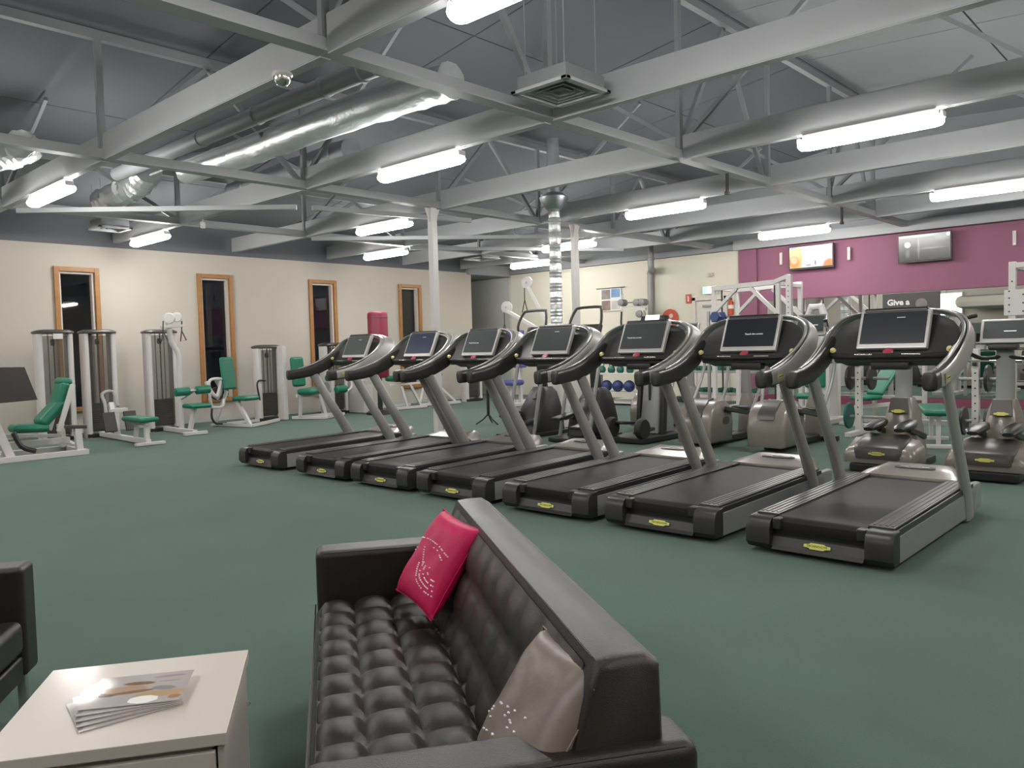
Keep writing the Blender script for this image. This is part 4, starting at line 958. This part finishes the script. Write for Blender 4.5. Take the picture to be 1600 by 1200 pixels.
t = thing('fire_sign', 'small red fire sign left of the far door', 'sign', (17.07, 9.95, 2.46)); obj('sign_plate', MB().box((0, 0, 0), (.02, .15, .22), .003), 'sign_red', t); obj('extinguisher_symbol', MB().box((-.012, 0, -.01), (.004, .035, .11), .001).box((-.012, .008, .055), (.004, .04, .018)), 'text_white', t)
t = thing('fire_extinguisher', 'red fire extinguisher on the far wall right of the exit door', 'extinguisher', (17.0, 8.80, 2.02)); obj('cylinder', MB().lathe([(0, 0), (.06, 0), (.065, .02), (.065, .27), (.04, .33), (.02, .35), (0, .35)], (0, 0, 0), n=16), 'sign_red', t); obj('valve', MB().box((0, 0, .37), (.05, .05, .05), .01), 'dark', t); obj('label_band', MB().lathe([(.066, .14), (.0665, .145), (.0665, .22), (.066, .225)], (0, 0, 0), n=16), 'paper', t)
duct('wall_pipe', 'grey pipe with an elbow on the cream far wall right of the posters', [(17.0, 10.98, .1), (17.0, 10.98, 1.6), (17.0, 10.98, 3.05), (16.95, 10.92, 3.20), (16.75, 10.78, 3.24), (16.6, 10.7, 3.30), (16.58, 10.7, 4.6)], .075, 'silver_dark', True, 'pipe')
t = thing('hanging_poster', 'poster of four gym photographs hanging from a rod on the far wall', 'poster', (17.06, 12.25, 2.58))
obj('rod', MB().cyl((-.03, .44, .30), (-.03, -.48, .30), .012, n=8), 'chrome', t); sh = obj('sheet', MB().box((0, 0, 0), (.008, .66, .60)), 'paper', t)
pm = [mat('poster photo grey', (.22, .20, .20), .4, 0, .6, 6), mat('poster photo blue', (.16, .28, .50), .4, 0, .5, 5), mat('poster photo brown', (.26, .18, .15), .4, 0, .6, 6), mat('poster photo pale', (.52, .50, .47), .4, 0, .4, 5)]
for k, (yy, zz) in enumerate(((.155, .14), (-.155, .16), (.155, -.15), (-.155, -.15))): obj('poster_photo', MB().box((-.006, yy, zz), (.004, .28, .25 if k % 2 == 0 else .22)), pm[k], sh)
t = thing('round_poster', 'red poster with a pale figure low on the far wall left of the door', 'poster', (17.07, 10.48, 2.0)); obj('red_disc', MB().lathe([(0, .012), (.23, .010), (.24, 0), (0, 0)], (0, 0, 0), (-1, 0, 0), 26), 'sign_red', t)
b = MB(); b.lathe([(0, .018), (.05, .016), (.055, .01)], (0, -.04, .07), (-1, 0, 0), 14).lathe([(0, .018), (.09, .016), (.10, .01)], (0, .02, -.09), (-1, 0, 0), 14); o = obj('pale_figure', b, 'reveal', t); o['kind'] = 'stuff'
obj('yellow_corner', MB().lathe([(0, .018), (.04, .016), (.045, .01)], (0, .15, -.05), (-1, 0, 0), 12), 'pale_yellow', t)
# televisions
def tv(y0, y1, z0, z1, label, mats):
    t = thing('wall_television', label, 'television', (16.92, (y0+y1)/2, (z0+z1)/2), 0, 'televisions on the magenta wall'); t.rotation_euler = (0, -.05, 0)
    w_, h_ = abs(y1-y0), z1-z0
    obj('casing', MB().box((0, 0, 0), (.05, w_, h_), .008), 'dark', t); s_ = obj('screen', MB().box((-.028, 0, .01), (.004, w_-.05, h_-.07)), mats, t)
    obj('wall_bracket', MB().box((.09, 0, 0), (.16, .14, .14), .01), 'dark', t)
    return t, s_
def tvmat(name, kind):
    m = bpy.data.materials.new(name); m.use_nodes = True; nt = m.node_tree; b = nt.nodes['Principled BSDF']
    b.inputs['Base Color'].default_value = (.01, .01, .01, 1); b.inputs['Roughness'].default_value = .15
    tc = nt.nodes.new('ShaderNodeTexCoord')
    def blob(cx, cz, rx, rz, col, prev, soft=.8):
        mp = nt.nodes.new('ShaderNodeMapping'); mp.vector_type = 'TEXTURE'; mp.inputs['Location'].default_value = (0, cx, cz); mp.inputs['Scale'].default_value = (1000, rx, rz)
        nt.links.new(tc.outputs['Object'], mp.inputs[0]); ln = nt.nodes.new('ShaderNodeVectorMath'); ln.operation = 'LENGTH'; nt.links.new(mp.outputs[0], ln.inputs[0])
        rp = nt.nodes.new('ShaderNodeMapRange'); rp.inputs[1].default_value = 1.1; rp.inputs[2].default_value = soft; nt.links.new(ln.outputs['Value'], rp.inputs[0])
        mx = nt.nodes.new('ShaderNodeMix'); mx.data_type = 'RGBA'; nt.links.new(rp.outputs[0], mx.inputs[0])
        if isinstance(prev, tuple): mx.inputs[6].default_value = (*prev, 1)
        else: nt.links.new(prev, mx.inputs[6])
        mx.inputs[7].default_value = (*col, 1); return mx.outputs[2]
    if kind == 'ad':
        c = blob(.42, .02, .26, .40, (1, .55, .08), (1, 1, 1)); c = blob(.36, -.08, .12, .13, (.9, .30, .03), c); c = blob(.36, -.06, .07, .07, (1, .6, .25), c)
        c = blob(-.40, -.22, .14, .16, (.9, .35, .12), c); c = blob(-.10, -.13, .015, .05, (.25, .15, .5), c); c = blob(.05, -.17, .06, .012, (.3, .3, .35), c); c = blob(.40, .22, .12, .03, (.3, .4, .9), c); s_ = .95
    else:
        c = blob(0, .24, .8, .045, (.55, .55, .55), (.035, .037, .037), .2); c = blob(-.35, .20, .20, .10, (.35, .36, .36), c, .3); c = blob(.30, .07, .06, .06, (.9, .9, .9), c)
        c = blob(.30, -.10, .05, .10, (.22, .23, .23), c, .3); c = blob(.10, .0, .025, .22, (.30, .31, .31), c, .4); c = blob(-.12, -.02, .30, .025, (.25, .26, .26), c, .2); c = blob(-.44, .22, .05, .04, (.95, .95, .95), c); s_ = .8
    nt.links.new(c, b.inputs['Emission Color']); b.inputs['Emission Strength'].default_value = s_
    return m
tv(7.36, 6.39, 2.91, 3.43, 'switched on television with a bright orange and white picture, above the mirrors', tvmat('bright advert picture', 'ad'))
tv(5.12, 4.15, 2.86, 3.42, 'television with a dark grey picture, right of the bright one', tvmat('grey music video', 'dark'))
for i, (y, z) in enumerate(((7.58, 3.2), (6.11, 3.17), (3.14, 3.16))):
    t = thing('wall_bracket', ['narrow white wall plate left of the bright television', 'narrow white wall plate between the two televisions', 'narrow white wall plate at the right edge on the magenta wall'][i], 'wall plate', (17.0, y, z), 0, 'white plates on the magenta wall')
    obj('plate', MB().box((0, 0, 0), (.03, .06, .27), .006), 'reveal', t); obj('screw', MB().lathe([(0, .004), (.008, .003), (.008, 0)], (-.015, 0, .1), (-1, 0, 0), 8), 'chrome', t); obj('screw', MB().lathe([(0, .004), (.008, .003), (.008, 0)], (-.015, 0, -.1), (-1, 0, 0), 8), 'chrome', t)
# dark poster fixed on the mirror
t = thing('wall_poster', 'dark poster with white lettering and a figure, on the mirror above the nearest treadmill', 'poster', (17.06, 4.93, 1.55))
sh = obj('sheet', MB().box((0, 0, 0), (.012, 1.06, 1.46)), 'poster_dark', t)
mt = frame((-.0075, .23, .545), (0, -1, 0), (0, 0, 1)); text('poster_lettering', 'Give a', .165, mt, 'text_white', sh, off=.006)
b = MB(); b.loft([[(-.008-dx_, -.20+yy*(1-dx_*40), zz*(1-dx_*20)+.1) for yy, zz in [(.30*math.copysign(abs(math.cos(a))**.9, math.cos(a)), (.36 if math.sin(a) > 0 else .7)*math.sin(a)) for a in [k*PI/10 for k in range(20)]]] for dx_ in (0, .003)])
fg = obj('pictured_person', b, mat('poster figure grey', (.12, .105, .10), .5, 0, .5, 4), sh)
b = MB(); b.lathe([(0, .004), (.10, .003), (.11, 0)], (-.011, -.20, .50), (-1, 0, 0), 20); obj('pictured_head', b, mat('poster head grey', (.19, .165, .155), .5, 0, .4, 8), sh)

# ================================================================== STRENGTH AREA AT THE FAR END
def rod_holes(t, x, y, z0, z1, step=.12, ax=(-1, 0, 0), r=.011, off=.041):
    b = MB(); z = z0
    while z < z1:
        b.cyl(Vector((x, y, z))+Vector(ax)*off, Vector((x, y, z))+Vector(ax)*(off+.003), r, n=8); z += step
    o = obj('pin_holes', b, 'dark', t); o['kind'] = 'stuff'
t = thing('smith_rack', 'tall white lifting frame with diagonal braces in front of the magenta column', 'lifting frame', (14.4, 7.0, 0))
for x in (0, 1.0):
    sq(t, 'upright', (x, .82, 0), (x, .82, 2.46), .08); sq(t, 'upright', (x, -.52, 0), (x, -.52, 2.52), .08)
    sq(t, 'top_beam', (x, .86, 2.46), (x, -.56, 2.50), .09); sq(t, 'corner_brace', (x, .80, 2.0), (x, .32, 2.44), .07); sq(t, 'corner_brace', (x, -.50, 1.9), (x, .05, 2.44), .07)
    obj('base_foot', MB().box((x, .15, .04), (.08, 1.5, .08), .01), 'white', t)
for y in (.82, -.52): sq(t, 'side_beam', (0, y, 2.46), (1.0, y, 2.46), .07); sq(t, 'floor_beam', (0, y, .05), (1.0, y, .05), .07)
sq(t, 'guide_upright', (-.15, -.80, 0), (-.15, -.80, 2.60), .10); rod_holes(t, -.15, -.80, 1.5, 2.45, .10, off=.051); sq(t, 'link_beam', (-.15, -.80, 2.58), (0, -.45, 2.50), .08)
bar(t, 'guide_rod', [(.1, -.40, .1), (.1, -.40, 2.45)], .016, 'charcoal'); bar(t, 'guide_rod', [(.1, .70, .1), (.1, .70, 2.45)], .016, 'charcoal')
bb = bar(t, 'barbell', [(.1, 1.3, 1.25), (.1, -1.2, 1.25)], .018, 'chrome', False, 10)
for y in (1.12, -1.02): obj('weight_plate', MB().lathe([(0, .02), (.20, .02), (.215, .01), (.215, -.01), (.20, -.02), (0, -.02)], (.1, y, 1.25), (0, 1, 0), 24), 'plate', bb)
# cable machine by the grey recess
t = thing('cable_machine', 'white cable machine with two angled arms and black strap handles at the back', 'cable machine', (14.8, 12.6, 0))
for k, (tip, lab) in enumerate((((-.3, .28, 2.86), 0), ((-.3, .98, 2.30), 1))):
    sq(t, 'pulley_arm', (0, -.15+.12*k, 1.80-.1*k), tip, .11, 'white', .08)
    b = MB(); b.lathe([(0, .045), (.11, .045), (.15, .02), (.15, -.02), (.11, -.045), (0, -.045)], Vector(tip)+Vector((0, .03, .10)), (1, .35, 0), 20); ph = obj('pulley_head', b, 'white', t)
    obj('head_bolt', MB().lathe([(0, .055), (.03, .05), (.035, .04)], Vector(tip)+Vector((0, .03, .10)), (-1, -.35, 0), 10), 'silver', ph)
    q = Vector(tip)+Vector((-.04, .08, 0)); bar(t, 'strap_handle', [q+Vector((0, 0, -.02)), q+Vector((0, 0, -.32)), q+Vector((0, -.09, -.62)), q+Vector((0, .09, -.62)), q+Vector((0, 0, -.32))], .012, 'dark')
stack_tower(t, .05, -.35, .60, 1.95, 'white', stack_h=.6)
sq(t, 'main_post', (0, -.05, 0), (0, -.05, 1.9), .14); obj('base', MB().box((0, .1, .04), (.9, 1.3, .08), .02), 'white', t)
t = thing('blue_bench', 'white machine with blue back pad behind the third and fourth treadmills', 'bench', (13.9, 12.75, 0))
pad(t, 'back_pad', (0, .0, 1.35), (.10, .52, .90), (0, -.08, 0), 'blue'); pad(t, 'seat', (-.22, 0, .56), (.42, .50, .13), (0, 0, 0), 'blue'); sq(t, 'post', (.10, 0, 0), (.08, 0, 1.7), .08); obj('base_rail', MB().box((0, 0, .04), (.9, .5, .07), .01), 'white', t); sq(t, 'seat_post', (-.2, 0, .05), (-.2, 0, .5), .08)
t = thing('roller_machine', 'white machine with three black rollers on a high bar near the far wall', 'machine', (16.2, 11.0, 0))
sq(t, 'cross_bar', (0, .30, 2.30), (0, -.40, 2.24), .07); sq(t, 'post', (0, -.30, 0), (0, -.30, 2.2), .09); obj('base_rail', MB().box((0, -.1, .04), (.8, .8, .07), .01), 'white', t); sq(t, 'drop_bar', (0, .28, 2.30), (0, .28, 2.65), .03)
for y, z in ((.27, 2.42), (-.17, 2.40), (-.33, 2.40), (-.25, 2.12)): roller(t, (-.12, y, z), (.10, y, z), .085, 'silver_dark')
bar(t, 'hand_strap', [(-.05, .28, 2.2), (-.05, .30, 1.95), (-.05, .29, 1.75)], .025, 'dark'); bar(t, 'roller_axle', [(0, .30, 2.42), (0, -.36, 2.40)], .016, 'chrome')
# shelving with medicine balls and kettlebells
t = thing('storage_shelf', 'white shelf unit with blue balls behind the fifth treadmill', 'shelf', (15.1, 10.55, 0))
for y in (-.75, .75): obj('side_frame', MB().box((.02, y, .40), (.42, .04, .80), .008), 'white', t)
for z in (.06, .28, .72): obj('shelf_board', MB().box((.02, 0, z), (.42, 1.46, .04), .006), 'white', t)
bl0 = obj('medicine_ball', MB().lathe([(.135*math.sin(a), -.135*math.cos(a)) for a in [k*PI/12 for k in range(13)]], (0, 0, 0), n=20), 'ball_blue', None, 80)
tag(bl0, 'blue medicine ball at the left end of the middle shelf', 'ball', 'blue medicine balls on the white shelf'); bl0.location = (15.08, 11.0, .435)
for k, y in enumerate((10.68, 10.36, 10.02)):
    o = bl0.copy(); C.objects.link(o); o.location = (15.08, y, .435); o['label'] = ['blue medicine ball second from left on the middle shelf', 'blue medicine ball third from left on the middle shelf', 'blue medicine ball at the right end of the middle shelf'][k]
def kettlebell(x, y, z, m, lab, grp):
    t = thing('kettlebell', lab, 'kettlebell', (x, y, z), 0, grp)
    obj('bell', MB().lathe([(0, 0), (.06, 0), (.085, .04), (.09, .09), (.07, .14), (.03, .165), (0, .17)], (0, 0, 0), n=16), m, t, 60)
    obj('grip', MB().tube([(0, -.05, .13), (0, -.055, .20), (0, -.03, .225), (0, .03, .225), (0, .055, .20), (0, .05, .13)], .013, 8), m, t)
for k, y in enumerate((11.12, 10.85, 10.60, 10.33)): kettlebell(15.08, y, .74, 'db_green', ['green kettlebell at the left end of the top shelf', 'green kettlebell second from left on the top shelf', 'green kettlebell third from left on the top shelf', 'green kettlebell at the right end of the top shelf'][k], 'green kettlebells on the white shelf')
def dumbbell(m='db_green'):
    t = thing('dumbbell', '', 'dumbbell', (0, 0, 0), 0, 'green dumbbells on the two tier rack')
    for s in (-1, 1): obj('dumbbell_head', MB().lathe([(0, -.045), (.055, -.045), (.065, -.03), (.065, .03), (.055, .045), (0, .045)], (s*.09, 0, .066), (1, 0, 0), 6), m, t)
    obj('dumbbell_grip', MB().cyl((-.05, 0, .066), (.05, 0, .066), .015, n=8), 'chrome', t); return t
t = thing('dumbbell_rack', 'white two tier dumbbell rack behind the second nearest treadmill', 'rack', (15.95, 8.42, 0))
for y in (-.85, .85): sq(t, 'side_post', (0, y, 0), (.12, y, .82), .06)
for z, x in ((.24, .0), (.72, .08)): sq(t, 'tray', (x, -.85, z), (x, .85, z), .30, 'white', .03); sq(t, 'tray_lip', (x-.15, -.85, z+.02), (x-.15, .85, z+.02), .02, 'silver', .05)
d0 = None
for row, (z, x) in enumerate(((.742, 16.03), (.262, 15.95))):
    for k in range(8):
        y = 9.14-k*.205
        lab = ('top' if row == 0 else 'bottom')+' tier green dumbbell, '+['first', 'second', 'third', 'fourth', 'fifth', 'sixth', 'seventh', 'eighth'][k]+' from the left of the rack'
        if d0 is None: d0 = dumbbell(); d0.location = (x, y, z); d0['label'] = lab
        else: dup(d0, (x, y, z), 0, lab)
t = thing('dumbbell_stand', 'slim upright stand holding two dark blue dumbbells beside the lifting frame', 'stand', (12.9, 7.0, 0))
sq(t, 'pole', (0, .12, 0), (0, .12, 1.95), .05, 'silver'); obj('foot', MB().box((0, .05, .03), (.5, .4, .05), .01), 'silver_dark', t)
for z in (1.84, 1.60): bar(t, 'peg', [(0, .12, z), (0, -.02, z)], .018, 'silver')
for k, z in enumerate((1.84, 1.60)):
    o = thing('dumbbell', ['upper dark blue dumbbell on the slim stand', 'lower dark blue dumbbell on the slim stand'][k], 'dumbbell', (12.9, 6.92, z), 0, 'blue dumbbells on the slim stand')
    for s in (-1, 1): obj('dumbbell_head', MB().lathe([(0, -.04), (.09, -.04), (.105, -.02), (.105, .02), (.09, .04), (0, .04)], (s*.12, 0, 0), (1, 0, 0), 6), 'ball_blue', o)
    obj('dumbbell_grip', MB().cyl((-.09, 0, 0), (.09, 0, 0), .02, n=8), 'chrome', o)
# squat stand with barbell and stored plates
PLT = [(0, .022), (.03, .022), (.035, .012), (.17, .012), (.18, .02), (.215, .02), (.225, .01), (.225, -.01), (.215, -.02), (0, -.02)]
def plate_part(par, c, r=1.0, m='plate'): return obj('weight_plate', MB().lathe([(a*r, b) for a, b in PLT], c, (0, 1, 0), 24), m, par)
t = thing('squat_stand', 'white squat stand carrying a barbell and stored plates, behind the nearest treadmill', 'squat stand', (11.8, 3.35, 0))
for y in (.76, -.74):
    sq(t, 'upright', (0, y, 0), (0, y, 1.22), .085); obj('foot', MB().box((.05, y, .035), (1.0, .09, .07), .01), 'white', t); obj('bar_hook', MB().box((-.06, y, 1.02), (.10, .05, .05), .01), 'dark', t); rod_holes(t, 0, y, .3, 1.2, .10, off=.0435)
    for z in (.82, .26): bar(t, 'storage_peg', [(.0, y+.20, z), (.0, y-.42, z)], .022, 'silver_dark')
sq(t, 'cross_beam', (.2, .76, .2), (.2, -.74, .2), .07)
for y, z, r in ((.88, .83, .8), (.58, .83, .8), (.90, .27, .85), (-.60, .26, .85), (-.88, .83, .8), (-.88, .26, .8)): plate_part(t, (0, y, z), r, 'plate' if z > .5 else 'db_green' if y > .8 else 'plate')
t = thing('barbell', 'long bare steel barbell resting across the squat stand', 'barbell', (11.68, 3.35, 1.062))
obj('bar', MB().cyl((0, 1.05, 0), (0, -1.05, 0), .014, n=10), 'chrome', t)
for s in (-1, 1): obj('sleeve', MB().cyl((0, s*.92, 0), (0, s*1.28, 0), .025, n=12), 'chrome', t)
t = thing('power_rack', 'white perforated power rack at the right edge, in front of the mirrors', 'power rack', (12.3, 2.22, 0))
for x, y in ((0, .07), (1.1, .07), (0, -1.05), (1.1, -1.05)): sq(t, 'upright', (x, y, 0), (x, y, 2.36), .085); rod_holes(t, x, y, .5, 2.3, .20, off=.0435)
sq(t, 'second_post', (.35, -.05, 0), (.35, -.05, 2.30), .07); rod_holes(t, .35, -.05, .9, 2.25, .15, off=.036)
for x in (0, 1.1): sq(t, 'top_beam', (x, .07, 2.31), (x, -1.05, 2.31), .07); sq(t, 'floor_beam', (x, .07, .05), (x, -1.05, .05), .07)
for y in (.07, -1.05): sq(t, 'side_beam', (0, y, 2.31), (1.1, y, 2.31), .07); sq(t, 'floor_beam', (0, y, .05), (1.1, y, .05), .07)
obj('gusset_plate', MB().box((-.05, -.02, 1.82), (.012, .36, .34), .004), 'white', t); rod_holes(t, -.015, .10, 1.70, 1.98, .09, off=.042); rod_holes(t, -.015, -.06, 1.70, 1.98, .11, off=.042)
sq(t, 'safety_bar', (0, .07, 1.0), (1.1, .07, 1.0), .06, 'silver')
# padded machines between
t = thing('arched_machine', 'white machine with arched frame right of the lifting frame', 'machine', (13.0, 5.2, 0))
bar(t, 'arch', [(0, .14, 0), (0, .14, 1.4), (0, .13, 1.80), (0, .08, 1.93), (0, -.08, 1.93), (0, -.13, 1.78), (0, -.14, 0)], .065, 'white', False, 10); obj('base_rail', MB().box((.2, 0, .04), (1.0, .5, .08), .01), 'white', t)
pad(t, 'seat', (-.3, 0, .48), (.36, .36, .09)); sq(t, 'seat_post', (-.3, 0, .06), (-.3, 0, .44), .07); sq(t, 'arm', (-.05, .35, 1.95), (-.02, .10, 1.65), .05); sq(t, 'stack_cover', (.45, 0, .1), (.45, 0, 1.5), .40, 'white', .12); pad(t, 'back_pad', (-.08, 0, .9), (.09, .34, .6))
t = thing('flat_bench', 'flat green bench on a white frame between the two elliptical trainers', 'bench', (11.2, 2.95, 0), .35)
pad(t, 'bench_pad', (0, 0, .45), (1.15, .34, .08)); sq(t, 'spine', (-.5, 0, .38), (.5, 0, .38), .05); 
for x in (-.45, .45): sq(t, 'leg', (x, 0, .03), (x, 0, .38), .05); obj('foot', MB().box((x, 0, .025), (.07, .42, .05), .01), 'white', t)
t = thing('incline_bench', 'white weight bench with plates, cluttered among the frames left of the squat stand', 'bench', (13.4, 4.4, 0), -.3)
pad(t, 'back_pad', (.25, 0, .75), (.80, .30, .08), (0, -.75, 0)); pad(t, 'seat', (-.25, 0, .44), (.4, .34, .08)); sq(t, 'spine', (-.5, 0, .30), (.6, 0, .30), .06)
for x in (-.5, .55): sq(t, 'leg', (x, 0, .03), (x, 0, .32), .06); obj('foot', MB().box((x, 0, .025), (.07, .6, .05), .01), 'white', t)
for s in (-1, 1): sq(t, 'bar_post', (.6, s*.45, .03), (.6, s*.45, 1.05), .06)
sq(t, 'bar_post_link', (.6, -.45, .4), (.6, .45, .4), .06); bar(t, 'barbell', [(.55, 1.0, 1.06), (.55, -1.0, 1.06)], .016, 'chrome')
for s in (-1, 1): plate_part(t, (.55, s*.78, 1.06), .9); plate_part(t, (.55, s*.83, 1.06), .8)
# ================================================================== BEHIND THE CAMERA (seen only in the mirrors)
struct('trim_5', MB().box((-2.4, 6.2, 2.75), (1.7, 5.0, .5), .2), 'wall', 'curved cream bulkhead over the reception at the rear')
t = thing('reception_desk', 'cream reception desk against the rear wall, seen in the mirrors', 'desk', (-1.9, 6.2, 0)); obj('front', MB().box((0, 0, .52), (.5, 3.6, 1.04), .03), 'wall', t); obj('worktop', MB().box((.02, 0, 1.06), (.6, 3.7, .04), .008), 'tan_dark', t)
t = thing('light_box', 'bright white backlit panel beside the reception, seen in the mirrors', 'light box', (-3.42, 9.35, 2.75)); obj('frame', MB().box((0, 0, 0), (.10, 1.1, 1.0), .01), 'white', t); obj('lit_face', MB().box((.053, 0, 0), (.006, 1.0, .9)), emis('backlit white panel', (1, 1, .97), 3.0), t)
